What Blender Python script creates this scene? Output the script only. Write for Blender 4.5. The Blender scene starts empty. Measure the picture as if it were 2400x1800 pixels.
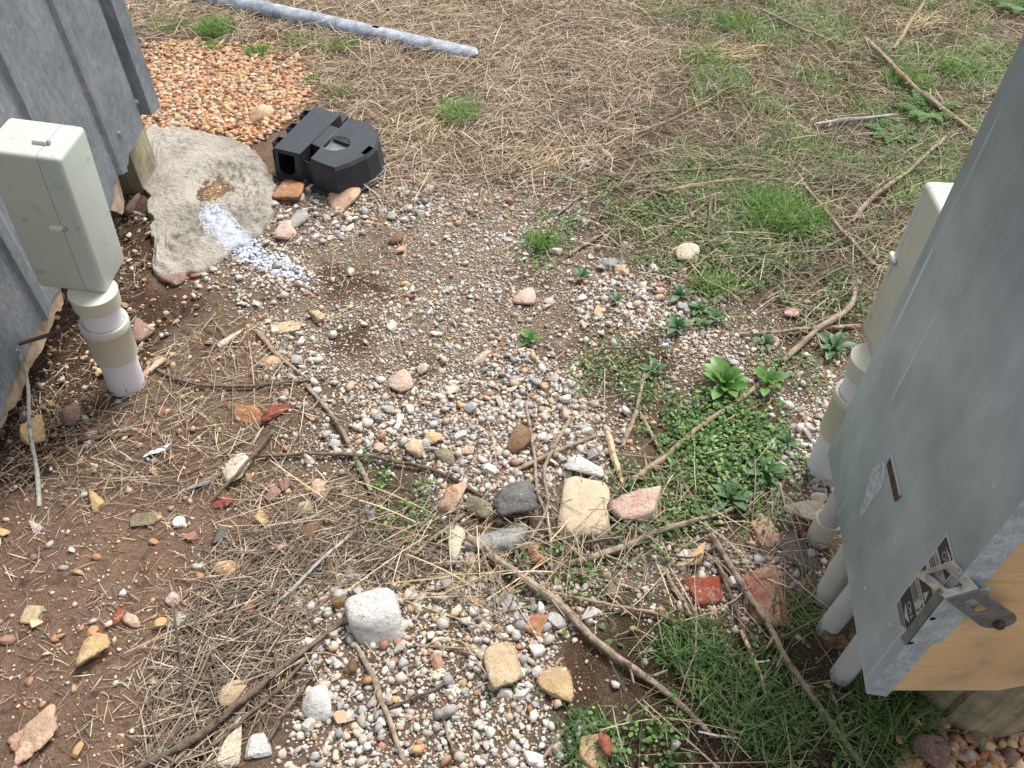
import bpy, bmesh, math, random
import numpy as np
from mathutils import Matrix, Vector

# ------------------------------------------------------------------ camera, sky, sun, exposure
scene = bpy.context.scene
C = scene.collection
F = 1803.0; PITCH = math.radians(46.0); H = 1.7          # focal length in photo pixels, tilt, eye height
cam_d = bpy.data.cameras.new('camera'); cam = bpy.data.objects.new('camera', cam_d); C.objects.link(cam)
cam_d.sensor_width = 36.0; cam_d.lens = 36.0 * F / 2400.0; cam_d.clip_start = 0.02; cam_d.clip_end = 500
cam.location = (0, 0, H); cam.rotation_euler = (math.radians(90) - PITCH, 0, 0)
scene.camera = cam
SUN_EL, SUN_AZ = math.radians(58), math.radians(35)      # azimuth clockwise from +Y
w = bpy.data.worlds.new('World'); scene.world = w; w.use_nodes = True
nt = w.node_tree; bg = nt.nodes['Background']
sky = nt.nodes.new('ShaderNodeTexSky'); sky.sky_type = 'NISHITA'; sky.sun_disc = False
sky.sun_elevation = SUN_EL; sky.sun_rotation = SUN_AZ; sky.air_density = 1.0; sky.dust_density = 3.0
hs = nt.nodes.new('ShaderNodeHueSaturation'); hs.inputs['Saturation'].default_value = 0.28   # overcast: grey sky
nt.links.new(sky.outputs[0], hs.inputs['Color']); nt.links.new(hs.outputs[0], bg.inputs[0])
bg.inputs[1].default_value = 0.105
sun_d = bpy.data.lights.new('sun', 'SUN'); sun = bpy.data.objects.new('sun', sun_d); C.objects.link(sun)
sun_d.energy = 2.3; sun_d.angle = math.radians(20); sun_d.color = (1.0, 0.965, 0.91)
sd = Vector((math.sin(SUN_AZ) * math.cos(SUN_EL), math.cos(SUN_AZ) * math.cos(SUN_EL), math.sin(SUN_EL)))
sun.rotation_euler = sd.to_track_quat('Z', 'Y').to_euler(); sun.location = (2, 4, 5)
scene.view_settings.view_transform = 'Standard'; scene.view_settings.look = 'None'
scene.view_settings.exposure = 1.0; scene.view_settings.gamma = 1.0
scene.view_settings.use_curve_mapping = False

# ------------------------------------------------------------------ helpers
rng = np.random.default_rng(7); random.seed(7)
K = 2400.0 / 2212.0                                       # hand-read coordinates -> photo pixels
FW = np.array([0, math.cos(PITCH), -math.sin(PITCH)]); DN = np.array([0, -math.sin(PITCH), -math.cos(PITCH)])
def ray(x, y): return FW + (x - 1200) / F * np.array([1., 0, 0]) + (y - 900) / F * DN
def at(x, y, z=0.0):
    d = ray(x, y); t = (z - H) / d[2]; return np.array([0, 0, H]) + t * d
def onplane(x, y, p0, n):
    d = ray(x, y); o = np.array([0, 0, H]); t = np.dot(np.array(p0) - o, n) / np.dot(d, n); return o + t * d
def proj(X, Y, Z=0.0):
    dz = Z - H
    wv = Y * FW[1] + dz * FW[2]; dv = Y * DN[1] + dz * DN[2]
    wv = np.where(wv < 0.15, 0.15, wv)
    return 1200 + F * X / wv, 900 + F * dv / wv
_perm = np.random.default_rng(3).random((256, 256))
def vnoise(x, y, s):
    x = np.asarray(x, float) * s + 57.3; y = np.asarray(y, float) * s + 91.7
    xi = np.floor(x).astype(int); yi = np.floor(y).astype(int); fx = x - xi; fy = y - yi
    fx = fx * fx * (3 - 2 * fx); fy = fy * fy * (3 - 2 * fy)
    g = lambda a, b: _perm[a % 256, b % 256]
    return (g(xi, yi) * (1 - fx) + g(xi + 1, yi) * fx) * (1 - fy) + (g(xi, yi + 1) * (1 - fx) + g(xi + 1, yi + 1) * fx) * fy
def fbm(x, y, s, o=3):
    v = 0; a = 1; tot = 0
    for i in range(o): v = v + a * vnoise(x, y, s * 2 ** i); tot += a; a *= .5
    return v / tot
def gh(x, y):                                             # height of the ground
    h = (fbm(x, y, 1.1, 3) - .5) * .05 + (fbm(x, y, 9, 2) - .5) * .010
    near = np.exp(-((np.asarray(x) / 3.5) ** 2 + ((np.asarray(y) - 2) / 4.0) ** 2))
    return h * near - .004
def atg(x, y, up=0.0):                                    # photo pixel -> point on the ground
    p = at(x, y, up)
    for i in range(3): p = at(x, y, float(gh(p[0], p[1])) + up)
    return p

def tag(o, label=None, cat=None, group=None, kind=None):
    if label: o['label'] = label
    if cat: o['category'] = cat
    if group: o['group'] = group
    if kind: o['kind'] = kind
    return o
def link(o, parent=None):
    C.objects.link(o)
    if parent is not None: o.parent = parent
    return o
def empty(name, loc=(0, 0, 0)):
    o = bpy.data.objects.new(name, None); o.location = [float(v) for v in loc]; o.empty_display_size = .05; return link(o)
def npmesh(name, V, Fc, col=None, smooth=False):
    V = np.ascontiguousarray(V, dtype=np.float32); Fc = np.ascontiguousarray(Fc, dtype=np.int32)
    me = bpy.data.meshes.new(name)
    me.vertices.add(len(V)); me.vertices.foreach_set('co', V.ravel())
    me.loops.add(Fc.size); me.loops.foreach_set('vertex_index', Fc.ravel())
    me.polygons.add(len(Fc)); me.polygons.foreach_set('loop_start', np.arange(len(Fc), dtype=np.int32) * Fc.shape[1])
    if smooth: me.polygons.foreach_set('use_smooth', np.ones(len(Fc), dtype=bool))
    me.update(calc_edges=True)
    if col is not None:
        a = me.attributes.new('Col', 'FLOAT_COLOR', 'POINT')
        rgba = np.ones((len(V), 4), np.float32); rgba[:, :3] = col; a.data.foreach_set('color', rgba.ravel())
    return me
def mobj(name, me, mat, parent=None, loc=None):
    o = bpy.data.objects.new(name, me)
    if mat is not None and not me.materials: me.materials.append(mat)
    if loc is not None: o.location = [float(v) for v in loc]
    return link(o, parent)
def wobj(name, bm_or_v, mat, parent=None, faces=None, smooth=False, bevel=0, solid=0, seg=2, auto=None):
    """an object from world-space geometry; under a parent Empty the mesh is stored relative to it"""
    me = bpy.data.meshes.new(name)
    if isinstance(bm_or_v, bmesh.types.BMesh):
        bm_or_v.to_mesh(me); bm_or_v.free()
    else:
        me.from_pydata([tuple(map(float, v)) for v in bm_or_v], [], [tuple(int(i) for i in f) for f in faces]); me.update()
    o = bpy.data.objects.new(name, me); me.materials.append(mat)
    root = Vector((0, 0, 0)); p = parent
    while p is not None: root += p.location; p = p.parent
    if parent is None:
        n = len(me.vertices); co = np.empty(n * 3); me.vertices.foreach_get('co', co); co = co.reshape(-1, 3)
        root = Vector((float(co[:, 0].mean()), float(co[:, 1].mean()), float(co[:, 2].min()))); o.location = root
    me.transform(Matrix.Translation(-root))
    if smooth: me.polygons.foreach_set('use_smooth', [True] * len(me.polygons))
    if any(p.use_smooth for p in me.polygons): me.set_sharp_from_angle(angle=math.radians(38))
    if solid:
        m = o.modifiers.new('solid', 'SOLIDIFY'); m.thickness = solid; m.offset = 0
    if bevel:
        m = o.modifiers.new('bevel', 'BEVEL'); m.width = bevel; m.segments = seg; m.limit_method = 'ANGLE'; m.harden_normals = False
    return link(o, parent)
def bm_box(bm, M, sx, sy, sz, x0=0, y0=0, z0=0):
    """box from (x0,y0,z0) size (sx,sy,sz) in frame M"""
    vs = [bm.verts.new(M @ Vector((x0 + i * sx, y0 + j * sy, z0 + k * sz))) for k in (0, 1) for j in (0, 1) for i in (0, 1)]
    for f in ((0, 2, 3, 1), (4, 5, 7, 6), (0, 1, 5, 4), (2, 6, 7, 3), (0, 4, 6, 2), (1, 3, 7, 5)): bm.faces.new([vs[i] for i in f])
def bm_lathe(bm, M, prof, n=40, close=False):
    rings = []
    for (r, z) in prof:
        rings.append([bm.verts.new(M @ Vector((r * math.cos(2 * math.pi * i / n), r * math.sin(2 * math.pi * i / n), z))) for i in range(n)])
    for a, b in zip(rings[:-1], rings[1:]):
        for i in range(n):
            f = bm.faces.new((a[i], a[(i + 1) % n], b[(i + 1) % n], b[i])); f.smooth = True
    if close: bm.faces.new(rings[0][::-1]); bm.faces.new(rings[-1])
def bm_prism(bm, poly, top_shift, scale=1.0):
    """closed prism: poly list of Vector (bottom), extruded by vector"""
    b = [bm.verts.new(Vector(p)) for p in poly]; t = [bm.verts.new(Vector(p) + Vector(top_shift)) for p in poly]
    n = len(poly); bm.faces.new(b[::-1]); bm.faces.new(t)
    for i in range(n): bm.faces.new((b[i], b[(i + 1) % n], t[(i + 1) % n], t[i]))
    bmesh.ops.recalc_face_normals(bm, faces=bm.faces)

# ------------------------------------------------------------------ materials
def lin(r, g, b):
    f = lambda c: (c / 255 / 12.92) if c / 255 <= .04045 else ((c / 255 + .055) / 1.055) ** 2.4
    return (f(r), f(g), f(b))
MAT = {}
def newmat(name, rough=.8, metal=0, spec=.3):
    m = bpy.data.materials.new(name); m.use_nodes = True; n = m.node_tree
    b = n.nodes['Principled BSDF']; b.inputs['Roughness'].default_value = rough; b.inputs['Metallic'].default_value = metal
    b.inputs['Specular IOR Level'].default_value = spec; MAT[name] = m
    return m, n, b
def N(nt, t, **kw):
    n = nt.nodes.new('ShaderNode' + t)
    for k, v in kw.items():
        if k in n.inputs: n.inputs[k].default_value = v
        else: setattr(n, k, v)
    return n
def noise_fac(nt, scale, lo, hi, detail=4, coord=None, vec=None, rough=.6):
    t = N(nt, 'TexNoise', Scale=scale, Detail=detail, Roughness=rough)
    if vec is None:
        tc = N(nt, 'TexCoord'); vec = tc.outputs[coord or 'Object']
    nt.links.new(vec, t.inputs['Vector'])
    r = N(nt, 'MapRange'); r.inputs['From Min'].default_value = lo; r.inputs['From Max'].default_value = hi
    nt.links.new(t.outputs['Fac'], r.inputs['Value']); return r.outputs['Result']
def mixc(nt, fac, a, b, blend='MIX'):
    m = N(nt, 'Mix', data_type='RGBA', blend_type=blend)
    for s, v in ((0, fac), (6, a), (7, b)):
        if isinstance(v, bpy.types.NodeSocket): nt.links.new(v, m.inputs[s])
        elif s == 0: m.inputs[0].default_value = v
        else: m.inputs[s].default_value = (*v, 1)
    return m.outputs[2]
def bump(nt, b, h, strength=.3, dist=.01):
    n = N(nt, 'Bump'); n.inputs['Strength'].default_value = strength; n.inputs['Distance'].default_value = dist
    nt.links.new(h, n.inputs['Height']); nt.links.new(n.outputs[0], b.inputs['Normal'])
def objvec(nt):                                           # object coordinates shifted per object so no two look the same
    tc = N(nt, 'TexCoord'); oi = N(nt, 'ObjectInfo'); a = N(nt, 'VectorMath', operation='ADD'); s = N(nt, 'VectorMath', operation='SCALE')
    c = N(nt, 'CombineXYZ'); nt.links.new(oi.outputs['Random'], c.inputs[0]); nt.links.new(oi.outputs['Random'], c.inputs[1])
    nt.links.new(c.outputs[0], s.inputs[0]); s.inputs['Scale'].default_value = 13.0
    nt.links.new(tc.outputs['Object'], a.inputs[0]); nt.links.new(s.outputs[0], a.inputs[1]); return a.outputs[0]

def soft(c, k=.18, g=1.08):
    l = .3 * c[0] + .59 * c[1] + .11 * c[2]; return tuple(min(.85, (x * (1 - k) + l * k) * g) for x in c)
def rock_mat(name, base, second, stain, stain_amt=.5, dark=.55, pit=.42):
    base, second, stain = soft(base), soft(second), soft(stain, .3)
    m, n, b = newmat(name, .85, 0, .25); v = objvec(n)
    c = mixc(n, noise_fac(n, 22, .38, .62, 5, vec=v), base, second)
    c = mixc(n, noise_fac(n, 13, .62 - .12 * stain_amt, .70, 4, vec=v), c, stain)
    c = mixc(n, noise_fac(n, 8, .50, .66, 6, vec=v, rough=.7), c, tuple(x * (.62 if pit < .75 else .92) for x in second))
    c2 = mixc(n, noise_fac(n, 150, .38, .58, 4, vec=v), c, tuple(x * dark for x in base), 'MIX')
    c = mixc(n, .55, c, c2)
    c = mixc(n, noise_fac(n, 70, .60, .70, 5, vec=v), c, tuple(x * pit for x in base))
    c = mixc(n, noise_fac(n, 300, .66, .72, 2, vec=v), c, tuple(x * .35 for x in base))
    c = mixc(n, noise_fac(n, 45, .62, .72, 4, vec=v), c, lin(196, 186, 168))
    n.links.new(c, b.inputs['Base Color'])
    h = N(n, 'TexNoise', Scale=70, Detail=8, Roughness=.72); n.links.new(v, h.inputs['Vector']); bump(n, b, h.outputs['Fac'], .9 if pit < .75 else .35, .012)
    return m
rock_mat('rock_tan', lin(200, 168, 126), lin(212, 186, 148), lin(186, 128, 84), .4, .7, .6)
rock_mat('rock_smooth', lin(186, 164, 130), lin(196, 178, 148), lin(190, 134, 96), .35, .8, .8)
rock_mat('rock_cream', lin(212, 192, 160), lin(224, 212, 190), lin(194, 148, 108), .35)
rock_mat('rock_white', lin(214, 212, 206), lin(200, 198, 190), lin(168, 162, 138), .3, .72)
rock_mat('rock_pink', lin(212, 170, 146), lin(222, 196, 178), lin(196, 118, 84), .7)
rock_mat('rock_peach', lin(216, 166, 128), lin(226, 194, 162), lin(190, 112, 74), .5, .7, .6)
rock_mat('rock_orange', lin(188, 116, 66), lin(204, 156, 108), lin(142, 66, 36), .7)
rock_mat('rock_yellow', lin(206, 162, 100), lin(216, 186, 136), lin(160, 112, 62), .5, .65, .6)
rock_mat('rock_red', lin(142, 66, 46), lin(170, 98, 72), lin(212, 172, 140), .6)
rock_mat('rock_mauve', lin(158, 120, 106), lin(174, 140, 124), lin(124, 76, 62), .6)
rock_mat('rock_grey', lin(172, 170, 164), lin(150, 150, 148), lin(190, 178, 158), .5)
rock_mat('rock_slate', lin(104, 104, 104), lin(128, 126, 122), lin(120, 108, 82), .5)
rock_mat('rock_olive', lin(138, 128, 98), lin(164, 152, 120), lin(104, 96, 60), .6)
rock_mat('rock_brown', lin(134, 100, 66), lin(156, 124, 88), lin(96, 64, 38), .6)
rock_mat('brick_red', lin(172, 82, 52), lin(154, 66, 40), lin(196, 168, 140), .35)
rock_mat('mortar_brick', lin(188, 112, 78), lin(200, 168, 138), lin(164, 70, 42), 1.3)

m, n, b = newmat('pebble', .82, 0, .28)                   # single pebbles: colour from the object
oi = N(n, 'ObjectInfo'); v = objvec(n)
c = mixc(n, noise_fac(n, 2.2, .35, .7, 5, vec=v), oi.outputs['Color'], (.75, .72, .68), 'MULTIPLY')
n.links.new(c, b.inputs['Base Color'])
m, n, b = newmat('scatter', .82, 0, .22)                  # gravel, straw: colour carried by the pieces
a = N(n, 'Attribute', attribute_name='Col'); c = mixc(n, noise_fac(n, 160, .3, .7, 3), (.72, .70, .68), (1, 1, 1))
n.links.new(mixc(n, 1.0, a.outputs['Color'], c, 'MULTIPLY'), b.inputs['Base Color'])
def leafmat(name, spec=.3):
    m, n, b = newmat(name, .55, 0, spec); a = N(n, 'Attribute', attribute_name='Col')
    n.links.new(a.outputs['Color'], b.inputs['Base Color'])
    tr = N(n, 'BsdfTranslucent'); n.links.new(a.outputs['Color'], tr.inputs['Color']); mx = N(n, 'MixShader'); mx.inputs[0].default_value = .28
    n.links.new(b.outputs[0], mx.inputs[1]); n.links.new(tr.outputs[0], mx.inputs[2])
    n.links.new(mx.outputs[0], n.nodes['Material Output'].inputs[0]); return m
leafmat('blade')
m, n, b = newmat('leaf', .45, 0, .4); v = objvec(n)
c = mixc(n, noise_fac(n, 60, .35, .65, 3, vec=v), lin(64, 104, 40), lin(92, 132, 58)); n.links.new(c, b.inputs['Base Color'])
m, n, b = newmat('leaf_dark', .5, 0, .35); v = objvec(n)
c = mixc(n, noise_fac(n, 60, .35, .65, 3, vec=v), lin(56, 88, 52), lin(82, 112, 74)); n.links.new(c, b.inputs['Base Color'])

m, n, b = newmat('soil', .92, 0, .15)
a = N(n, 'Attribute', attribute_name='Col')
tc = N(n, 'TexCoord')
c = mixc(n, noise_fac(n, 45, .35, .68, 6, rough=.7), a.outputs['Color'], (.58, .55, .53), 'MULTIPLY')
c = mixc(n, noise_fac(n, 260, .54, .66, 4), c, lin(160, 134, 112))
c = mixc(n, noise_fac(n, 18, .55, .7, 5), c, lin(98, 80, 66))
c = mixc(n, noise_fac(n, 330, .64, .70, 2), c, lin(52, 38, 28))
n.links.new(c, b.inputs['Base Color'])
h = N(n, 'TexNoise', Scale=120, Detail=8, Roughness=.75); n.links.new(tc.outputs['Object'], h.inputs['Vector']); bump(n, b, h.outputs['Fac'], 1.0, .02)

def bark(name, c1, c2, c3):
    m, n, b = newmat(name, .85, 0, .2); v = objvec(n)
    c = mixc(n, noise_fac(n, 60, .40, .60, 5, vec=v), c1, c2)
    c = mixc(n, noise_fac(n, 38, .56, .64, 4, vec=v), c, c3); n.links.new(c, b.inputs['Base Color'])
    h = N(n, 'TexNoise', Scale=240, Detail=5); n.links.new(v, h.inputs['Vector']); bump(n, b, h.outputs['Fac'], .5, .003)
bark('bark_grey', lin(128, 112, 96), lin(156, 142, 124), lin(88, 74, 62))
bark('bark_dark', lin(96, 82, 70), lin(118, 104, 92), lin(70, 58, 50))
bark('bark_tan', lin(160, 142, 120), lin(140, 120, 100), lin(106, 90, 76))
bark('wood_pale', lin(206, 182, 146), lin(188, 160, 124), lin(158, 130, 100))
bark('bark_ash', lin(150, 150, 144), lin(170, 168, 160), lin(112, 108, 100))
bark('rust_wire', lin(104, 60, 44), lin(84, 48, 36), lin(124, 82, 60))

def galv(name, c1, c2, spangle=60, scratch=True, metal=.25, rough=.5, mottled=2.5):
    m, n, b = newmat(name, rough, metal, .4); tc = N(n, 'TexCoord')
    vo = N(n, 'TexVoronoi', Scale=spangle); mp = N(n, 'Mapping'); mp.inputs['Scale'].default_value = (1, 1, .45)
    n.links.new(tc.outputs['Object'], mp.inputs[0]); n.links.new(mp.outputs[0], vo.inputs['Vector'])
    sep = N(n, 'SeparateColor'); n.links.new(vo.outputs['Color'], sep.inputs[0])
    c = mixc(n, noise_fac(n, mottled, .35, .65, 6), c1, c2)
    sp = N(n, 'MapRange'); sp.inputs['To Min'].default_value = .82; sp.inputs['To Max'].default_value = 1.12
    n.links.new(sep.outputs[0], sp.inputs['Value']); cc = N(n, 'CombineColor')
    for i in range(3): n.links.new(sp.outputs[0], cc.inputs[i])
    c = mixc(n, 1.0, c, cc.outputs[0], 'MULTIPLY')
    if scratch:                                           # long scratches and rubbed spots down the sheet
        mp2 = N(n, 'Mapping'); mp2.inputs['Scale'].default_value = (42, 42, 1.6); mp2.inputs['Rotation'].default_value = (.10, 0, 0)
        n.links.new(tc.outputs['Object'], mp2.inputs[0])
        c = mixc(n, noise_fac(n, 1.0, .70, .78, 2, vec=mp2.outputs[0]), c, lin(176, 188, 194))
        c = mixc(n, noise_fac(n, 55, .70, .76, 2), c, lin(172, 182, 186))
        c = mixc(n, noise_fac(n, 9, .60, .72, 5), c, lin(92, 100, 104))
    n.links.new(c, b.inputs['Base Color'])
    h = N(n, 'TexNoise', Scale=7, Detail=3); n.links.new(tc.outputs['Object'], h.inputs['Vector']); bump(n, b, h.outputs['Fac'], .12, .01)
    return m
galv('galv_shed', lin(116, 126, 134), lin(144, 150, 156), 110, False, .3, .5, 6)
m, n, b = newmat('galv_cabinet', .42, .25, .45); tc = N(n, 'TexCoord')
c = mixc(n, noise_fac(n, 1.6, .38, .64, 6, rough=.6), lin(140, 155, 164), lin(192, 206, 214))
mpc = N(n, 'Mapping'); mpc.inputs['Scale'].default_value = (14, 14, 5); n.links.new(tc.outputs['Object'], mpc.inputs[0])
c2 = mixc(n, noise_fac(n, 1.0, .3, .7, 8, vec=mpc.outputs[0], rough=.75), (.84, .85, .86), (1.10, 1.10, 1.10)); c = mixc(n, 1.0, c, c2, 'MULTIPLY')
mps = N(n, 'Mapping'); mps.inputs['Scale'].default_value = (55, 55, 1.3); mps.inputs['Rotation'].default_value = (.16, 0, 0); n.links.new(tc.outputs['Object'], mps.inputs[0])
c = mixc(n, noise_fac(n, 1.0, .72, .76, 1, vec=mps.outputs[0]), c, lin(204, 212, 216))
mpt = N(n, 'Mapping'); mpt.inputs['Scale'].default_value = (40, 40, 3.0); mpt.inputs['Rotation'].default_value = (-.3, 0, 0); n.links.new(tc.outputs['Object'], mpt.inputs[0])
c = mixc(n, noise_fac(n, 1.0, .74, .78, 1, vec=mpt.outputs[0]), c, lin(176, 188, 194))
mpd = N(n, 'Mapping'); mpd.inputs['Scale'].default_value = (1, 1, .5); n.links.new(tc.outputs['Object'], mpd.inputs[0])
c = mixc(n, noise_fac(n, 60, .775, .80, 1, vec=mpd.outputs[0]), c, lin(190, 200, 204))
n.links.new(c, b.inputs['Base Color']); h = N(n, 'TexNoise', Scale=5, Detail=3); n.links.new(tc.outputs['Object'], h.inputs['Vector']); bump(n, b, h.outputs['Fac'], .10, .01)
galv('galv_bright_skylit', lin(206, 218, 224), lin(166, 180, 188), 420, False, .15, .4, 30)  # pale zinc of scratches and rivets; lip and bracket get sky reflection painted in
galv('galv_pole', lin(176, 186, 198), lin(120, 126, 134), 90, False, .25, .5, 14)
m, n, b = newmat('hasp_worn_lit', .6, .15, .3)  # hasp frame: worn and rusty, with light on its upturned face painted pale
c = mixc(n, noise_fac(n, 30, .4, .62, 4), lin(200, 190, 178), lin(150, 152, 152)); c = mixc(n, noise_fac(n, 60, .64, .7, 4), c, lin(120, 66, 46)); n.links.new(c, b.inputs['Base Color'])
m, n, b = newmat('hasp_grey_shaded', .55, .3, .3)  # shade on the upright faces painted into the grey, with rust spots
c = mixc(n, noise_fac(n, 40, .4, .62, 4), lin(112, 116, 116), lin(134, 136, 134)); c = mixc(n, noise_fac(n, 45, .66, .7, 4), c, lin(130, 74, 50)); n.links.new(c, b.inputs['Base Color'])
m, n, b = newmat('rust', .9, 0, .2); c = mixc(n, noise_fac(n, 120, .4, .6, 4), lin(72, 50, 44), lin(104, 82, 72)); n.links.new(c, b.inputs['Base Color'])
def plastic(name, c1, c2, rough=.45, scale=3, dirt=None, damt=.64):
    m, n, b = newmat(name, rough, 0, .35); c = mixc(n, noise_fac(n, scale, .3, .7, 4), c1, c2)
    if dirt: c = mixc(n, noise_fac(n, 26, damt, damt + .12, 6), c, dirt)
    n.links.new(c, b.inputs['Base Color'])
    h = N(n, 'TexNoise', Scale=350, Detail=2); tc = N(n, 'TexCoord'); n.links.new(tc.outputs['Object'], h.inputs['Vector']); bump(n, b, h.outputs['Fac'], .08, .002)
plastic('box_plastic', lin(182, 186, 170), lin(196, 196, 184), .5, 5, lin(168, 162, 144), .60)
plastic('box_body_plastic', lin(176, 186, 178), lin(190, 196, 188), .5, 5, lin(168, 162, 144), .60)
plastic('pipe_white', lin(216, 216, 226), lin(228, 228, 234), .4, 4, lin(176, 170, 166), .67)
plastic('pipe_grey', lin(186, 186, 184), lin(198, 197, 194), .45, 6, lin(146, 142, 136), .66)
plastic('coupling_beige', lin(190, 188, 172), lin(202, 200, 186), .45, 6, lin(150, 140, 118), .66)
plastic('clip_plastic', lin(208, 206, 190), lin(216, 212, 200), .5)
plastic('black_plastic', lin(42, 46, 52), lin(54, 58, 64), .5, 12, lin(84, 84, 84), .66)
plastic('black_dusty', lin(86, 88, 92), lin(128, 128, 130), .8, 30, lin(150, 144, 138), .55)
plastic('cable_dark', lin(70, 58, 62), lin(84, 70, 72), .5)
plastic('white_litter', lin(226, 228, 230), lin(206, 210, 214), .5, 20)
plastic('ink_black', lin(44, 44, 50), lin(54, 54, 60), .5)
plastic('sticker_silver', lin(170, 172, 172), lin(184, 186, 184), .4, 9, lin(150, 150, 146))
m, n, b = newmat('screw_steel', .35, .8, .5); b.inputs['Base Color'].default_value = (.45, .45, .46, 1)
m, n, b = newmat('dark_gap', .9); b.inputs['Base Color'].default_value = (.012, .012, .012, 1)
m, n, b = newmat('plywood', .75, 0, .25); tc = N(n, 'TexCoord'); mp = N(n, 'Mapping'); mp.inputs['Scale'].default_value = (5, 5, 26); mp.inputs['Rotation'].default_value = (0, .35, 0)
n.links.new(tc.outputs['Object'], mp.inputs[0])
c = mixc(n, noise_fac(n, 1.2, .3, .7, 5, vec=mp.outputs[0]), lin(230, 190, 136), lin(236, 204, 156)); c = mixc(n, noise_fac(n, 4, .45, .75, 5), c, lin(190, 160, 122))
mp2 = N(n, 'Mapping'); mp2.inputs['Scale'].default_value = (9, 9, 130); mp2.inputs['Rotation'].default_value = (0, .35, 0); n.links.new(tc.outputs['Object'], mp2.inputs[0])
c = mixc(n, noise_fac(n, 1.0, .54, .85, 6, vec=mp2.outputs[0]), c, lin(206, 156, 100)); c = mixc(n, noise_fac(n, 7, .58, .74, 6), c, lin(158, 150, 138)); n.links.new(c, b.inputs['Base Color'])
m, n, b = newmat('timber', .85, 0, .2); tc = N(n, 'TexCoord'); mp = N(n, 'Mapping'); mp.inputs['Scale'].default_value = (40, 40, 4); n.links.new(tc.outputs['Object'], mp.inputs[0])
c = mixc(n, noise_fac(n, 1.5, .35, .65, 6, vec=mp.outputs[0]), lin(128, 120, 100), lin(168, 158, 134)); c = mixc(n, noise_fac(n, 14, .5, .75, 5), c, lin(98, 98, 72)); n.links.new(c, b.inputs['Base Color'])
h = N(n, 'TexNoise', Scale=2.0, Detail=6); n.links.new(mp.outputs[0], h.inputs['Vector']); bump(n, b, h.outputs['Fac'], .4, .006)
m, n, b = newmat('concrete', .92, 0, .15); tc = N(n, 'TexCoord')
c = mixc(n, noise_fac(n, 7, .35, .65, 6), lin(184, 178, 166), lin(204, 196, 184)); c = mixc(n, noise_fac(n, 3.2, .45, .62, 5), c, lin(158, 152, 142))
c = mixc(n, noise_fac(n, 60, .60, .72, 5), c, lin(98, 92, 82)); c = mixc(n, noise_fac(n, 90, .66, .74, 3), c, lin(208, 200, 190))
a = N(n, 'Attribute', attribute_name='paint'); pr = N(n, 'Math', operation='ADD'); n.links.new(a.outputs['Fac'], pr.inputs[0])
nz = noise_fac(n, 110, .25, .75, 4); sb = N(n, 'Math', operation='SUBTRACT'); n.links.new(nz, sb.inputs[0]); sb.inputs[1].default_value = .5; n.links.new(sb.outputs[0], pr.inputs[1])
st = N(n, 'MapRange'); st.inputs['From Min'].default_value = .30; st.inputs['From Max'].default_value = .48; n.links.new(pr.outputs[0], st.inputs['Value'])
c = mixc(n, st.outputs[0], c, lin(214, 218, 232)); n.links.new(c, b.inputs['Base Color'])
h = N(n, 'TexNoise', Scale=70, Detail=8, Roughness=.7); n.links.new(tc.outputs['Object'], h.inputs['Vector']); bump(n, b, h.outputs['Fac'], 1.0, .02)
m, n, b = newmat('fibre_lining', .9); c = mixc(n, noise_fac(n, 25, .4, .62, 5), lin(176, 156, 134), lin(140, 124, 108)); n.links.new(c, b.inputs['Base Color'])

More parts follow.
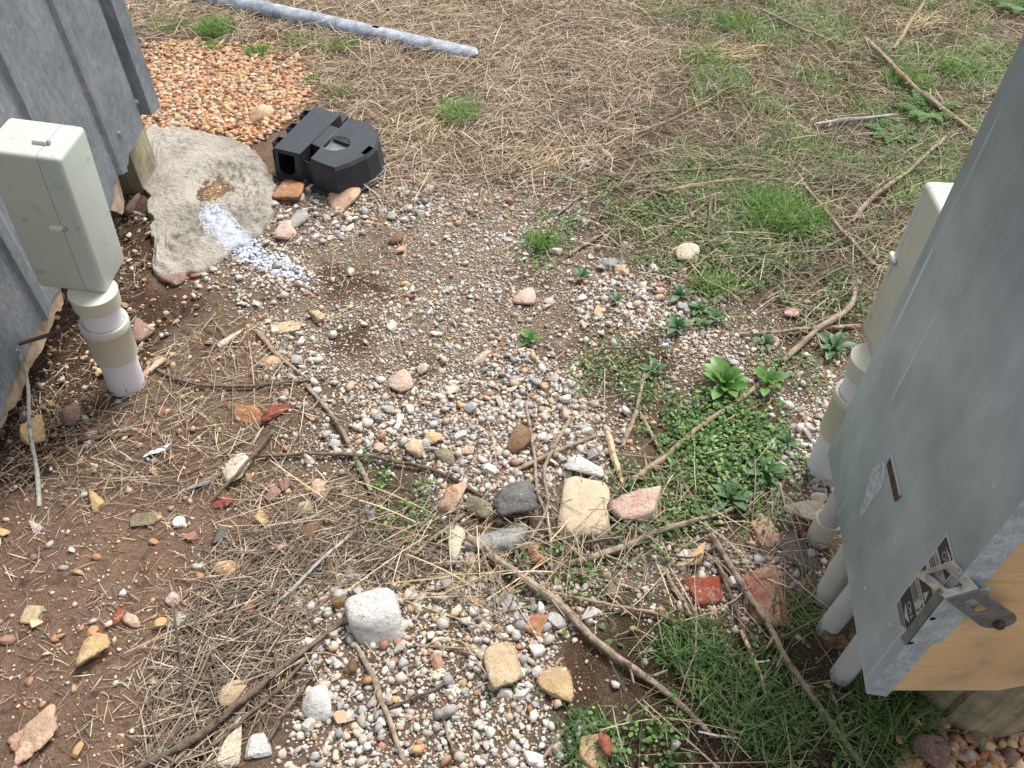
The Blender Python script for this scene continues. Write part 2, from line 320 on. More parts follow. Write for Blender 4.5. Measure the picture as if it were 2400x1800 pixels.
# ------------------------------------------------------------------ zones of the ground (drawn over the photograph, laid on the ground)
def sdf(poly, u, v):
    P = np.array(poly, float) * K; u = np.asarray(u, float); v = np.asarray(v, float)
    d = np.full(u.shape, 1e18); inside = np.zeros(u.shape, bool); n = len(P)
    for i in range(n):
        a = P[i]; b = P[(i + 1) % n]; e = b - a; wu = u - a[0]; wv = v - a[1]
        t = np.clip((wu * e[0] + wv * e[1]) / (e @ e + 1e-9), 0, 1)
        d = np.minimum(d, (wu - e[0] * t) ** 2 + (wv - e[1] * t) ** 2)
        c1 = (a[1] > v) != (b[1] > v)
        with np.errstate(divide='ignore', invalid='ignore'): xx = (b[0] - a[0]) * (v - a[1]) / (b[1] - a[1] + 1e-12) + a[0]
        inside ^= c1 & (u < xx)
    d = np.sqrt(d); return np.where(inside, -d, d)
Z = {
 'gravel': [[(1360, 1175), (1520, 1150), (1690, 1150), (1790, 1220), (1760, 1330), (1600, 1350), (1480, 1320), (1400, 1330), (1290, 1300)], [(590, 430), (700, 420), (800, 405), (940, 375), (1060, 405), (1200, 370), (1310, 440), (1310, 560), (1440, 570), (1570, 650), (1710, 700), (1840, 770), (1900, 900), (1850, 1120), (1700, 1140), (1640, 1010), (1700, 900), (1570, 850), (1440, 880), (1380, 950), (1310, 1020), (1200, 1080), (970, 1080), (830, 1030), (660, 1010), (600, 860), (590, 740), (560, 640), (440, 620), (500, 560), (560, 520), (590, 480)],
            [(690, 1230), (800, 1260), (1010, 1180), (1290, 1200), (1290, 1300), (1200, 1440), (1310, 1560), (1440, 1700), (1400, 1900), (610, 1900), (640, 1480), (660, 1370)]],
 'fine': [[(700, 480), (1150, 430), (1300, 560), (1250, 700), (1050, 760), (760, 820), (640, 720), (640, 560)]],
 'coarse': [[(690, 1250), (1000, 1250), (1250, 1300), (1200, 1500), (1400, 1900), (620, 1900), (640, 1500)], [(590, 440), (800, 410), (1000, 380), (1020, 450), (820, 480), (640, 540)], [(430, 610), (580, 500), (660, 560), (620, 760), (560, 720)], [(1220, 400), (1330, 440), (1320, 500), (1200, 480)], [(640, 840), (900, 850), (1250, 780), (1330, 900), (1300, 1050), (1000, 1090), (700, 1010)], [(1640, 900), (1850, 850), (1850, 1100), (1660, 1100)], [(650, 1380), (760, 1360), (720, 1560), (640, 1600)], [(1230, 580), (1480, 590), (1480, 700), (1260, 760)]],
 'bare': [[(690, 560), (820, 600), (860, 650), (700, 650)], [(700, 690), (800, 690), (790, 770), (690, 760)], [(1100, 560), (1180, 590), (1140, 620)], [(1200, 1390), (1310, 1400), (1300, 1560), (1180, 1520)], [(860, 760), (940, 770), (900, 830)], [(1320, 740), (1430, 720), (1460, 800), (1320, 830)]],
 'red': [[(300, 120), (420, 95), (560, 110), (660, 130), (670, 230), (600, 290), (520, 300), (350, 280), (300, 250)], [(1950, 1620), (2040, 1540), (2300, 1560), (2300, 1800), (1930, 1800)]],
 'soil': [[(-400, 1050), (120, 1060), (420, 1080), (620, 1000), (700, 1150), (560, 1230), (420, 1370), (380, 1560), (280, 1900), (-400, 1900)]],
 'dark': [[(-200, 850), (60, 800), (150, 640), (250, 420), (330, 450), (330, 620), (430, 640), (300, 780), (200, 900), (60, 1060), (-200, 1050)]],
 'straw': [[(-300, -700), (1300, -700), (1420, 0), (1450, 110), (1380, 230), (1300, 350), (1180, 410), (1000, 385), (830, 410), (820, 290), (680, 250), (670, 120), (560, 95), (290, 90), (150, 0)]],
 'strawmix': [[(1250, 420), (1500, 470), (1900, 540), (1870, 740), (1700, 700), (1560, 640), (1400, 600), (1280, 500)], [(1300, -700), (2700, -700), (2700, 500), (1900, 600), (1700, 500), (1300, 420), (1100, 420)], [(1100, 1060), (1550, 1000), (1800, 1150), (1780, 1300), (1000, 1330), (960, 1180)]],
 'pile': [[(380, 1350), (520, 1200), (640, 1130), (800, 1130), (960, 1120), (900, 1230), (720, 1290), (620, 1470), (470, 1640), (400, 1800), (280, 1800), (340, 1560)]],
 'litter': [[(-100, 900), (230, 860), (420, 700), (600, 660), (680, 850), (680, 1020), (820, 1060), (800, 1160), (620, 1140), (350, 1060), (120, 1060), (-100, 1120)]],
 'green': [[(1330, -700), (2800, -700), (2800, 420), (1900, 600), (1730, 560), (1500, 520), (1430, 370), (1560, 260), (1400, 180), (1560, 60), (1300, 0)]],
 'grasslow': [[(1260, 1390), (1330, 1320), (1480, 1310), (1620, 1330), (1780, 1370), (1900, 1500), (1960, 1640), (1930, 1900), (1230, 1900), (1230, 1560), (1330, 1540), (1330, 1450)]],
 'clover': [[(1450, 540), (1700, 520), (1900, 560), (1860, 680), (1740, 690), (1560, 640)], [(1620, 700), (1800, 730), (1780, 800), (1640, 790)], [(1450, 880), (1560, 830), (1680, 850), (1690, 990), (1600, 1080), (1500, 1040), (1440, 960)], [(1350, 1020), (1650, 1040), (1640, 1140), (1400, 1200), (1330, 1120)], [(1180, 470), (1380, 440), (1420, 520), (1150, 540)], [(1400, 570), (1700, 560), (1760, 640), (1560, 660), (1420, 620)],
            [(800, 1010), (920, 1020), (930, 1110), (810, 1120)], [(1700, 540), (1880, 590), (1830, 680), (1720, 640)], [(1270, 760), (1400, 780), (1440, 870), (1360, 900), (1290, 840)], [(1200, 400), (1420, 380), (1700, 420), (1680, 540), (1420, 540), (1300, 430)], [(1160, 1180), (1260, 1170), (1280, 1290), (1160, 1260)], [(1240, 1560), (1420, 1540), (1440, 1680), (1260, 1700)]],
}
def zone(name, u, v, soft=40, X=None, Y=None, wob=45):
    if X is not None:
        u = u + (fbm(X, Y, 7, 3) - .5) * wob * 2; v = v + (fbm(X + 9, Y + 5, 7, 3) - .5) * wob * 1.5
    m = np.zeros(np.shape(u))
    for p in Z[name]: m = np.maximum(m, np.clip(.5 - sdf(p, u, v) / soft, 0, 1))
    return m
def zfield(X, Y):
    u, v = proj(X, Y); return {k: zone(k, u, v, 120 if k in ('gravel', 'pile', 'clover', 'grasslow') else 90 if k in ('straw', 'green', 'strawmix', 'soil') else 40, X=X, Y=Y, wob=75 if k in ('gravel', 'straw', 'green', 'strawmix', 'clover', 'grasslow') else 45) for k in Z}, u, v

# ------------------------------------------------------------------ ground
def axis(lo, hi, step, far):
    a = list(np.arange(lo, hi + 1e-6, step)); s = step; x = a[-1]
    while x < far: s *= 1.35; x += s; a.append(x)
    s = step; x = a[0]; pre = []
    while x > -far: s *= 1.35; x -= s; pre.append(x)
    return np.array(pre[::-1] + a)
gx = axis(-2.3, 2.3, .016, 80); gy = axis(.25, 4.9, .016, 80)
GX, GY = np.meshgrid(gx, gy); X = GX.ravel(); Y = GY.ravel(); ZH = gh(X, Y)
zf, gu, gv = zfield(X, Y)
ZH = ZH - .012 * zf['dark'] + .010 * zf['red'] * (gv < 600)
col = np.tile(np.array(lin(140, 118, 98)), (len(X), 1))
def blend(mask, c, amt=1.0):
    global col
    mk = (np.clip(mask, 0, 1) * amt)[:, None]; col = col * (1 - mk) + np.array(c) * mk
blend(zf['strawmix'], lin(118, 104, 78)); blend(zf['straw'], lin(130, 106, 84)); blend(zf['green'], lin(98, 92, 60), .7)
blend(zf['gravel'], lin(150, 132, 114)); blend(zf['fine'] * zf['gravel'], lin(162, 144, 124), .8); blend(zf['bare'], lin(94, 70, 52), .9)
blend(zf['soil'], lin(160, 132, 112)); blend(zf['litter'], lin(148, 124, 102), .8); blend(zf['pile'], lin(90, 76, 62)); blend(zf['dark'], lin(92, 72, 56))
blend(zf['red'], lin(160, 118, 90)); blend(zf['grasslow'], lin(74, 66, 46)); blend(zf['clover'], lin(78, 76, 48), .7)
blend(np.clip((np.hypot(X, Y - 2) - 3.5) / 3, 0, 1), lin(128, 112, 78)); blend(np.clip((fbm(X, Y, .6) - .5) * 6, 0, 1) * np.clip((np.hypot(X, Y - 2) - 3.5) / 2, 0, 1), lin(92, 98, 54), .7)
col *= (0.8 + .4 * fbm(X, Y, 5, 4))[:, None]
nx, ny = len(gx), len(gy); I = (np.arange(ny - 1)[:, None] * nx + np.arange(nx - 1)[None]).ravel()
ground = mobj('ground', npmesh('ground', np.stack([X, Y, ZH], 1), np.stack([I, I + 1, I + nx + 1, I + nx], 1), col, True), MAT['soil'])
tag(ground, 'bare brown soil with patches of gravel, straw and weeds', 'ground', kind='structure')

# ------------------------------------------------------------------ rock shapes
def ico(sub):
    bm = bmesh.new(); bmesh.ops.create_icosphere(bm, subdivisions=sub, radius=1)
    V = np.array([v.co[:] for v in bm.verts]); Fc = np.array([[v.index for v in f.verts] for f in bm.faces]); bm.free(); return V, Fc
ICO = {s: ico(s) for s in (1, 2, 3, 4, 5)}
def rock(seed, sub, planes=12, p=8, bumpy=.05, boxy=False):
    r = np.random.default_rng(seed); V, Fc = ICO[sub]; V = V.copy()
    n = r.normal(size=(planes, 3)); n /= np.linalg.norm(n, axis=1)[:, None]; cc = r.uniform(.65, 1.0, planes)
    if boxy:
        ax = np.array([[1, 0, 0], [-1, 0, 0], [0, 1, 0], [0, -1, 0], [0, 0, 1], [0, 0, -1]], float) + r.normal(size=(6, 3)) * .16
        n = np.vstack([ax / np.linalg.norm(ax, axis=1)[:, None], n[:4]]); cc = np.concatenate([np.full(6, .72), np.full(4, 1.0)])
    d = np.maximum(V @ n.T, 1e-4) / cc; rad = (d ** p).sum(1) ** (-1. / p)
    if bumpy:
        q = V * 2.3 + r.uniform(0, 50, 3)
        nz = (vnoise(q[:, 0] + q[:, 2] * .7, q[:, 1] - q[:, 2] * .6, 1.0) - .5) + .5 * (vnoise(q[:, 0] - q[:, 2], q[:, 1] + q[:, 2] * .8, 2.7) - .5) + .30 * (vnoise(q[:, 0] + q[:, 1], q[:, 2] * 1.3 - q[:, 1], 6.1) - .5) + .16 * (vnoise(q[:, 0] * 1.1 + q[:, 2], q[:, 2] * .8 - q[:, 1] * 1.2, 13.0) - .5)
        rad = rad * (1 + bumpy * 2.2 * nz)
    V = V * rad[:, None]; lo, hi = V.min(0), V.max(0); V = (V - (lo + hi) / 2) / ((hi - lo) / 2)
    return V, Fc

# ------------------------------------------------------------------ shed on the left
shed = empty('shed', (-1.38, 2.4, 0)); tag(shed, 'grey galvanised shed wall with torn bottom edge above the dark soil', 'shed')
WX = -1.38
by = np.array([.2, 1.386, 1.777, 2.2, 2.337, 2.40, 2.437, 2.475, 2.52, 2.60, 2.72, 2.76]); bz = np.array([.10, .156, .216, .215, .222, .262, .258, .252, .284, .288, .303, .31])
ys = np.arange(.2, 2.705, .012); ribs = [2.43, 2.08, 1.73, 1.38, 1.03, .68, .33]
def ribx(y):
    x = 0
    for r in ribs:
        t = abs(y - r); x = max(x, .014 * min(1, max(0, (.034 - t) / .014)))
    return x
Vv = []; Fq = []; zrow = [0, .02, .3, .8, 1.3, 2.05]
for i, y in enumerate(ys):
    zb = np.interp(y, by, bz) + (vnoise(y, 0, 60) - .5) * .014 + (.03 * math.exp(-((y - 2.36) / .03) ** 2))
    for k, dz in enumerate(zrow):
        zz = zb + dz if k < 2 else max(dz + .2, zb + .05)
        Vv.append((WX + ribx(y) + (vnoise(y, zz, 3) - .5) * .006, y, zz))
nr = len(zrow)
for i in range(len(ys) - 1):
    for k in range(nr - 1): a = i * nr + k; Fq.append((a, a + nr, a + nr + 1, a + 1))
wobj('wall_sheet', Vv, MAT['galv_shed'], shed, Fq, solid=.0012)
bm = bmesh.new()                                          # corner flashing: folded strip, groove then lip
prof = [(WX + .001, 2.690), (WX - .012, 2.704), (WX - .012, 2.738), (WX + .022, 2.744), (WX + .024, 2.832), (WX - .02, 2.846), (WX - .10, 2.848)]
z0 = [.318, .318, .322, .318, .309, .30, .29]
lo = [bm.verts.new((x, y, zz)) for (x, y), zz in zip(prof, z0)]; hi = [bm.verts.new((x, y, 2.25)) for x, y in prof]
for i in range(len(prof) - 1): bm.faces.new((lo[i], lo[i + 1], hi[i + 1], hi[i]))
wobj('corner_flashing', bm, MAT['galv_shed'], shed, solid=.0012)
for nm, vs in (('unseen_end_wall', [(-1.47, 2.842, .2), (-3.2, 2.842, .2), (-3.2, 2.842, 2.25), (-1.47, 2.842, 2.25)]), ('unseen_back_wall', [(-3.2, .2, .2), (-3.2, 2.84, .2), (-3.2, 2.84, 2.25), (-3.2, .2, 2.25)]),
               ('unseen_end_wall', [(-1.39, .2, .1), (-3.2, .2, .1), (-3.2, .2, 2.25), (-1.39, .2, 2.25)]), ('unseen_roof', [(-1.36, .15, 2.27), (-3.25, .15, 2.27), (-3.25, 2.9, 2.27), (-1.36, 2.9, 2.27)])):
    wobj(nm, vs, MAT['galv_shed'], shed, [(0, 1, 2, 3)], solid=.0012)  # unseen end walls, back wall and roof, added to keep light out underneath
for (nm, a, bq, dep) in (('torn_lining', 2.27, 2.41, .06), ('torn_lining', .6, 1.86, .045)):
    ys2 = np.arange(a, bq, .008); Vv = []; Fq = []
    for i, y in enumerate(ys2):
        zb = np.interp(y, by, bz); e = min(1, (y - a) / .05, (bq - y) / .03)
        d = dep * max(.1, e) * (.7 + .7 * vnoise(y, 3, 28)) + (vnoise(y, 8, 110) - .5) * .012
        Vv += [(WX - .012, y, zb - d), (WX - .012, y, zb + .10)]
    for i in range(len(ys2) - 1): a2 = 2 * i; Fq.append((a2, a2 + 2, a2 + 3, a2 + 1))
    wobj(nm, Vv, MAT['fibre_lining'], shed, Fq, solid=.012)
bm = bmesh.new(); bm_box(bm, Matrix.Identity(4), .16, .19, 1.5, -1.645, 2.716, -.08); wobj('corner_post', bm, MAT['timber'], shed, bevel=.006)
for (px, py) in ((318, 239), (278, 313)):
    p = onplane(px, py, (WX, 0, 0), (1, 0, 0)); bm = bmesh.new()
    bm_lathe(bm, Matrix.Translation((WX + .002, p[1], p[2])) @ Matrix.Rotation(math.pi / 2, 4, 'Y'), [(.009, 0), (.009, .002), (.006, .003), (.006, .007), (.001, .0075)], 12, True); wobj('screw', bm, MAT['screw_steel'], shed)

# ------------------------------------------------------------------ enclosure boxes on pipes
def tilt_frame(loc, yaw, tx, ty):
    return Matrix.Translation(Vector([float(v) for v in loc])) @ Matrix.Rotation(ty, 4, 'Y') @ Matrix.Rotation(tx, 4, 'X') @ Matrix.Rotation(yaw, 4, 'Z')
def cabinet_on_pipe(label, base, yaw, tx, ty, L, wd, dp, hh, ox, oy, seam, seam_axis, clips, pipe_r=.052):
    t = empty('service_box', base); tag(t, label, 'service box', 'plastic boxes on white pipes')
    M = tilt_frame(base, yaw, tx, ty)
    x0, y0 = ox - wd / 2, oy - dp / 2
    if seam_axis == 'x':
        parts = [('cover', 'box_plastic', x0, y0, seam - .0013, dp, .004), ('box_body', 'box_body_plastic', x0 + seam + .0013, y0, wd - seam - .0013, dp, 0)]
        gap = (x0 + .0048, y0 + .0048, wd - .0096, dp - .0096)
    else:
        parts = [('cover', 'box_plastic', x0, y0, wd, seam - .0013, .0), ('box_body', 'box_body_plastic', x0, y0 + seam + .0013, wd, dp - seam - .0013, .003)]
        gap = (x0 + .0048, y0 + .0048, wd - .0096, dp - .0096)
    def half(sign):
        bm = bmesh.new(); bm_box(bm, Matrix.Identity(4), wd, dp, hh, x0, y0, L); bmesh.ops.bevel(bm, geom=bm.edges[:], offset=.012, segments=4, affect='EDGES', profile=.5)
        pn = Vector((1, 0, 0)) if seam_axis == 'x' else Vector((0, 1, 0)); pc_ = Vector((x0 + seam, 0, 0)) if seam_axis == 'x' else Vector((0, y0 + seam, 0))
        bmesh.ops.bisect_plane(bm, geom=bm.verts[:] + bm.edges[:] + bm.faces[:], plane_co=pc_ + pn * sign * .0007, plane_no=pn * -sign, clear_outer=True)
        bmesh.ops.holes_fill(bm, edges=[e for e in bm.edges if e.is_boundary]); bmesh.ops.recalc_face_normals(bm, faces=bm.faces); bm.transform(M)
        for f in bm.faces: f.smooth = True
        return bm
    wobj('cover', half(-1), MAT['box_plastic'], t); wobj('box_body', half(1), MAT['box_body_plastic'], t)
    bm = bmesh.new(); bm_box(bm, M, gap[2], gap[3], hh - .0096, gap[0], gap[1], L + .0048); wobj('gasket', bm, MAT['dark_gap'], t)
    for (a, bq, zz, face) in clips:
        Mc = M @ Matrix.Translation((a, bq, zz))
        bm = bmesh.new()
        if face == 'top': Mc = Mc @ Matrix.Rotation(-math.pi / 2, 4, 'X')
        if face == 'left': Mc = Mc @ Matrix.Rotation(-math.pi / 2, 4, 'Z')
        bm_box(bm, Mc, .034, .013, .015, -.028, -.010, -.0075); cl = wobj('clip', bm, MAT['clip_plastic'], t, bevel=.004, seg=3)
        bm = bmesh.new(); bm_lathe(bm, Mc @ Matrix.Translation((.006, -.004, 0)) @ Matrix.Rotation(math.pi / 2, 4, 'Y'), [(.0062, -.006), (.0062, .004), (.004, .006), (.001, .0065)], 14, True); wobj('screw', bm, MAT['screw_steel'], cl)
    Lp = L
    zz = [(-.08, .37 * L), (.37 * L, .72 * L), (.72 * L, .90 * L), (.90 * L, L)]
    bm = bmesh.new(); bm_lathe(bm, M, [(pipe_r, -.08), (pipe_r, L * .93)], 44); wobj('pipe', bm, MAT['pipe_white'], t)
    bm = bmesh.new(); bm_lathe(bm, M, [(pipe_r + .0005, .36 * L), (pipe_r + .0085, .37 * L), (pipe_r + .009, .655 * L), (pipe_r + .012, .665 * L), (pipe_r + .012, .715 * L), (pipe_r + .010, .725 * L), (pipe_r + .0015, .722 * L)], 44); wobj('coupling', bm, MAT['coupling_beige'], t)
    bm = bmesh.new(); bm_lathe(bm, M, [(pipe_r + .001, .885 * L), (pipe_r + .008, .887 * L), (pipe_r + .010, L + .004), (.004, L + .004)], 44); wobj('collar', bm, MAT['coupling_beige'], t)
    return t, M
LB = at(300, 905); LB[2] = float(gh(LB[0], LB[1]))
lb = dict(yaw=-.021, tx=.045, ty=.132, L=.381, wd=.177, dp=.149, hh=.417, ox=-.051, oy=.068)
left_box, MLB = cabinet_on_pipe('greenish beige plastic box leaning on a white pipe beside the shed wall', LB, lb['yaw'], lb['tx'], lb['ty'], lb['L'], lb['wd'], lb['dp'], lb['hh'], lb['ox'], lb['oy'], .125, 'x',
    [(-.051 - .0885 + .125, .068 - .0745 + .055, .381 + .417, 'top'), (-.051 - .0885 + .125, .068 - .0745, .381 + .215, 'front')])
def tube(pts, rad, n=8, wob=0, seed=0, cap=True):
    """tube mesh along world points with radius per point"""
    P = np.array(pts, float); r = np.random.default_rng(seed); T = np.gradient(P, axis=0); T /= np.linalg.norm(T, axis=1)[:, None] + 1e-9
    up = np.array([0, 0, 1.]); S = np.cross(T, up); bad = np.linalg.norm(S, axis=1) < 1e-3; S[bad] = [1, 0, 0]; S /= np.linalg.norm(S, axis=1)[:, None]; U = np.cross(S, T)
    a = np.linspace(0, 2 * np.pi, n, endpoint=False); R = np.asarray(rad)[:, None] * (1 + wob * (r.random((len(P), n)) - .5))
    V = P[:, None] + R[..., None] * (np.cos(a)[None, :, None] * S[:, None] + np.sin(a)[None, :, None] * U[:, None])
    V = V.reshape(-1, 3); Fc = []
    for i in range(len(P) - 1):
        for j in range(n): Fc.append((i * n + j, i * n + (j + 1) % n, (i + 1) * n + (j + 1) % n, (i + 1) * n + j))
    if cap: Fc.append(tuple(range(n))[::-1]); Fc.append(tuple((len(P) - 1) * n + j for j in range(n)))
    return V, Fc
def spline(pts, n):
    P = np.array(pts, float); s = np.concatenate([[0], np.cumsum(np.linalg.norm(np.diff(P, axis=0), axis=1))]); t = np.linspace(0, s[-1], n); out = np.zeros((n, P.shape[1]))
    m = np.zeros_like(P)
    for i in range(len(P)):
        a = max(i - 1, 0); b = min(i + 1, len(P) - 1); m[i] = (P[b] - P[a]) / max(s[b] - s[a], 1e-9)
    for k, tt in enumerate(t):
        i = min(np.searchsorted(s, tt, side='right') - 1, len(P) - 2); h = max(s[i + 1] - s[i], 1e-9); x = (tt - s[i]) / h
        out[k] = (2 * x ** 3 - 3 * x ** 2 + 1) * P[i] + (x ** 3 - 2 * x ** 2 + x) * h * m[i] + (-2 * x ** 3 + 3 * x ** 2) * P[i + 1] + (x ** 3 - x ** 2) * h * m[i + 1]
    return out
cab0 = MLB @ Vector((-.085, .02, .385)); wp = onplane(45, 806, (WX + .01, 0, 0), (1, 0, 0))
cp = spline([cab0, cab0 + Vector((0, 0, -.10)), Vector((cab0.x - .03, (cab0.y + wp[1]) / 2, wp[2] + .03)), Vector(wp)], 24)
V, Fc = tube(cp, np.full(24, .006), 8); wobj('cable', V, MAT['cable_dark'], left_box, Fc, smooth=True)

RB = np.array([.878, 1.325, 0]); RB[2] = float(gh(RB[0], RB[1]))
YAWP = math.atan2(-.157, .988) * -1
right_box, MRB = cabinet_on_pipe('cream plastic box on a white pipe half hidden behind the grey steel cabinet', RB, -.10, 0, 0, .42, .149, .20, .417, .062, .025, .172, 'y', [(-.0125, .095, .42 + .225, 'left')])

# ------------------------------------------------------------------ steel meter cabinet on plywood, right
hC = .28
PN = at(2030, 1625, hC); PF = at(1940, 1060, hC); r_ = (PN - PF); WID = np.linalg.norm(r_); r_ /= WID; n_ = np.array([r_[1], -r_[0], 0]); TOPZ = 1.45
if n_[0] > 0: n_ = -n_
mb = empty('meter_cabinet', (float(PN[0]) + .1, float(PN[1]) + .2, hC)); tag(mb, 'scratched grey galvanised steel cabinet on an orange plywood board', 'cabinet')
def pan(s, t, o=0): return PF + r_ * s + np.array([0, 0, t]) + n_ * o     # s from far edge, t above bottom, o outwards
bm = bmesh.new(); MP = Matrix(((-n_[0], r_[0], 0, PF[0]), (-n_[1], r_[1], 0, PF[1]), (0, 0, 1, hC), (0, 0, 0, 1)))   # x into cabinet, y to viewer's right, z up
bm_box(bm, MP, .0016, WID, TOPZ - hC); wobj('side_panel', bm, MAT['galv_cabinet'], mb, bevel=.0006)
bm = bmesh.new(); e = PN; lipw = .036
vs = [pan(WID - .0005, 0), pan(WID - .0005, 0) + np.array([lipw, -.006, 0]), pan(WID - .0005, TOPZ - hC) + np.array([lipw, -.006, 0]), pan(WID - .0005, TOPZ - hC)]
f = bm.faces.new([bm.verts.new(Vector(v)) for v in vs]); wobj('lip', bm, MAT['galv_bright_skylit'], mb, solid=.0015)
bm = bmesh.new(); bm_box(bm, MP, .40, WID - .06, .0015, .003, .004, .012); bm_box(bm, MP, .40, .0015, TOPZ - hC, .003, .0005, 0); bm_box(bm, MP, .0015, WID - .06, TOPZ - hC, .404, .004, 0); bm_box(bm, MP, .42, WID + .02, .0015, -.01, -.01, TOPZ - hC + .001)
wobj('shell', bm, MAT['galv_cabinet'], mb)
bx0 = PN[0] + .024; by0 = PN[1] + .004                      # plywood board facing the viewer, corner cut off
pts = [(bx0, hC + .002), (at(2345, 1632, hC)[0], hC + .002), (at(2345, 1632, hC)[0] + .16, hC + .10), (1.42, hC + .16), (1.42, TOPZ + .05), (bx0, TOPZ + .05)]
bm = bmesh.new(); bm_prism(bm, [(x, by0, z) for x, z in pts], (0, .016, 0)); wobj('plywood_board', bm, MAT['plywood'], mb, bevel=.0015)
bm = bmesh.new(); bm_box(bm, MP, .02, .13, .03, .004, .36, -.012); wobj('timber_strip', bm, MAT['wood_pale'], mb, bevel=.002)
# sticker with its print
def pp(px, py, o=0): return onplane(px, py, PF + n_ * o, n_)
sc = [pp(2224, 1250), pp(2246, 1339), pp(2116, 1490), pp(2098, 1411)]
st = lambda p: ((p - PF) @ r_, p[2] - hC)
ss = [st(p) for p in sc]; s0 = (ss[0][0] + ss[3][0]) / 2; s1 = (ss[1][0] + ss[2][0]) / 2; t0 = (ss[2][1] + ss[3][1]) / 2; t1 = (ss[0][1] + ss[1][1]) / 2
SW, SH = s1 - s0, t1 - t0
def rect(name, a, b, c, d, o, mat, par):                  # fractions of the sticker
    bm = bmesh.new(); bm_prism(bm, [pan(s0 + SW * a, t0 + SH * c, o), pan(s0 + SW * b, t0 + SH * c, o), pan(s0 + SW * b, t0 + SH * d, o), pan(s0 + SW * a, t0 + SH * d, o)], tuple(n_ * .0004)); return wobj(name, bm, MAT[mat], par)
stick = rect('sticker', 0, 1, 0, 1, .0005, 'sticker_silver', mb)
for (c, d) in ((.10, .30), (.46, .60), (.82, .97)): rect('black_panel', .06, .94, c, d, .0010, 'ink_black', stick)
def text(body, a, c, size, mat, squash=1.0):
    cu = bpy.data.curves.new('t', 'FONT'); cu.body = body; cu.size = 1; to = bpy.data.objects.new('t', cu); C.objects.link(to)
    bpy.context.view_layer.update(); me = bpy.data.meshes.new_from_object(to.evaluated_get(bpy.context.evaluated_depsgraph_get())); bpy.data.objects.remove(to); bpy.data.curves.remove(cu)
    co = [v.co.copy() for v in me.vertices]; fs = [tuple(p.vertices) for p in me.polygons]; bpy.data.meshes.remove(me)
    vs = [pan(s0 + SW * a + q.x * size * squash, t0 + SH * c + q.y * size, .0018) for q in co]
    wobj('lettering', vs, MAT[mat], stick, fs)
def tri(pts3, mat):
    wobj('arrow', [pan(s0 + SW * a, t0 + SH * c, .0018) for a, c in pts3], MAT[mat], stick, [(0, 1, 2)])
text('ON', .38, .20, SH * .085, 'sticker_silver', 1.0); tri([(.30, .175), (.90, .175), (.62, .115)], 'sticker_silver')
text('OFF', .30, .86, SH * .085, 'sticker_silver', 1.0); tri([(.25, .935), (.9, .935), (.6, .965)], 'sticker_silver')
text('OFF', .12, .53, SH * .05, 'sticker_silver'); tri([(.62, .48), (.86, .48), (.74, .57)], 'sticker_silver')
text('WARNING', .08, .415, SH * .040, 'ink_black', .95); text('WARNING', .08, .765, SH * .040, 'ink_black', .95); tri([(.55, .63), (.72, .63), (.635, .70)], 'ink_black')
for k in range(4): rect('text_line', .08, .62 - .05 * (k % 2), .385 - .022 * k, .393 - .022 * k, .0012, 'ink_black', stick); rect('text_line', .08, .5 - .04 * (k % 2), .735 - .022 * k, .743 - .022 * k, .0012, 'ink_black', stick)
for k in range(3): rect('text_line', .08, .86 - .08 * k, .075 - .024 * k, .084 - .024 * k, .0012, 'ink_black', stick)
rect('lightning_mark', .80, .90, .41, .425, .0012, 'ink_black', stick); rect('lightning_mark', .84, .86, .33, .41, .0012, 'ink_black', stick); rect('lightning_mark', .76, .86, .325, .335, .0012, 'ink_black', stick)
m, n, b = newmat('scuff', .8, 0, .2); c = mixc(n, noise_fac(n, 90, .40, .60, 5), lin(150, 160, 166), lin(188, 198, 206)); n.links.new(c, b.inputs['Base Color'])
q = [st(pp(1850 + a * .2712, 1000 + d * .2712)) for a, d in ((770, 285), (805, 300), (832, 345), (826, 480), (790, 565), (735, 620), (700, 665), (655, 740), (618, 800), (614, 735), (650, 640), (664, 545), (690, 440), (735, 340))]
bm = bmesh.new(); bm_prism(bm, [pan(*e, .0002) for e in q], tuple(n_ * .0003)); wobj('scuff_mark', bm, MAT['scuff'], mb)
for ln in (((2240, 1000), (2212, 1049), (2204, 1060), (2186, 1081)), ((2170, 1079), (2139, 1133)), ((2219, 953), (2392, 653)), ((2241, 1000), (2398, 742)), ((2078, 870), (2136, 762)), ((2105, 965), (2160, 850)), ((2060, 1400), (2100, 1320)), ((2050, 1415), (2075, 1370)), ((2172, 1258), (2190, 1222)), ((2340, 480), (2398, 330)), ((2250, 690), (2300, 590))):
    sq = [st(pp(*e)) for e in ln]; w2 = .0009; V = []; Fq = []
    for i_, (a, d) in enumerate(sq):
        k_ = .3 if i_ in (0, len(sq) - 1) else 1.0; V += [pan(a - w2 * k_, d, .0004), pan(a + w2 * k_, d, .0004)]
    for i_ in range(len(sq) - 1): Fq.append((2 * i_, 2 * i_ + 1, 2 * i_ + 3, 2 * i_ + 2))
    wobj('scratch', V, MAT['galv_bright_skylit'], mb, Fq)
# rusty slot in the panel
sl = [st(pp(*q)) for q in ((2091, 1068), (2113, 1163), (2099, 1176), (2080, 1089))]
bm = bmesh.new(); bm_prism(bm, [pan(*q, .0006) for q in sl], tuple(n_ * .0015)); slot = wobj('rusty_slot', bm, MAT['rust'], mb)
bm = bmesh.new(); bm_prism(bm, [pan(sl[0][0], sl[0][1], .0005), pan(sl[1][0], sl[1][1], .0005), pan(sl[1][0] - .0005, sl[1][1] + .0025, .0005), pan(sl[0][0] - .0005, sl[0][1] + .0025, .0005)], tuple(n_ * .0035)); wobj('slot_edge', bm, MAT['sticker_silver'], slot)
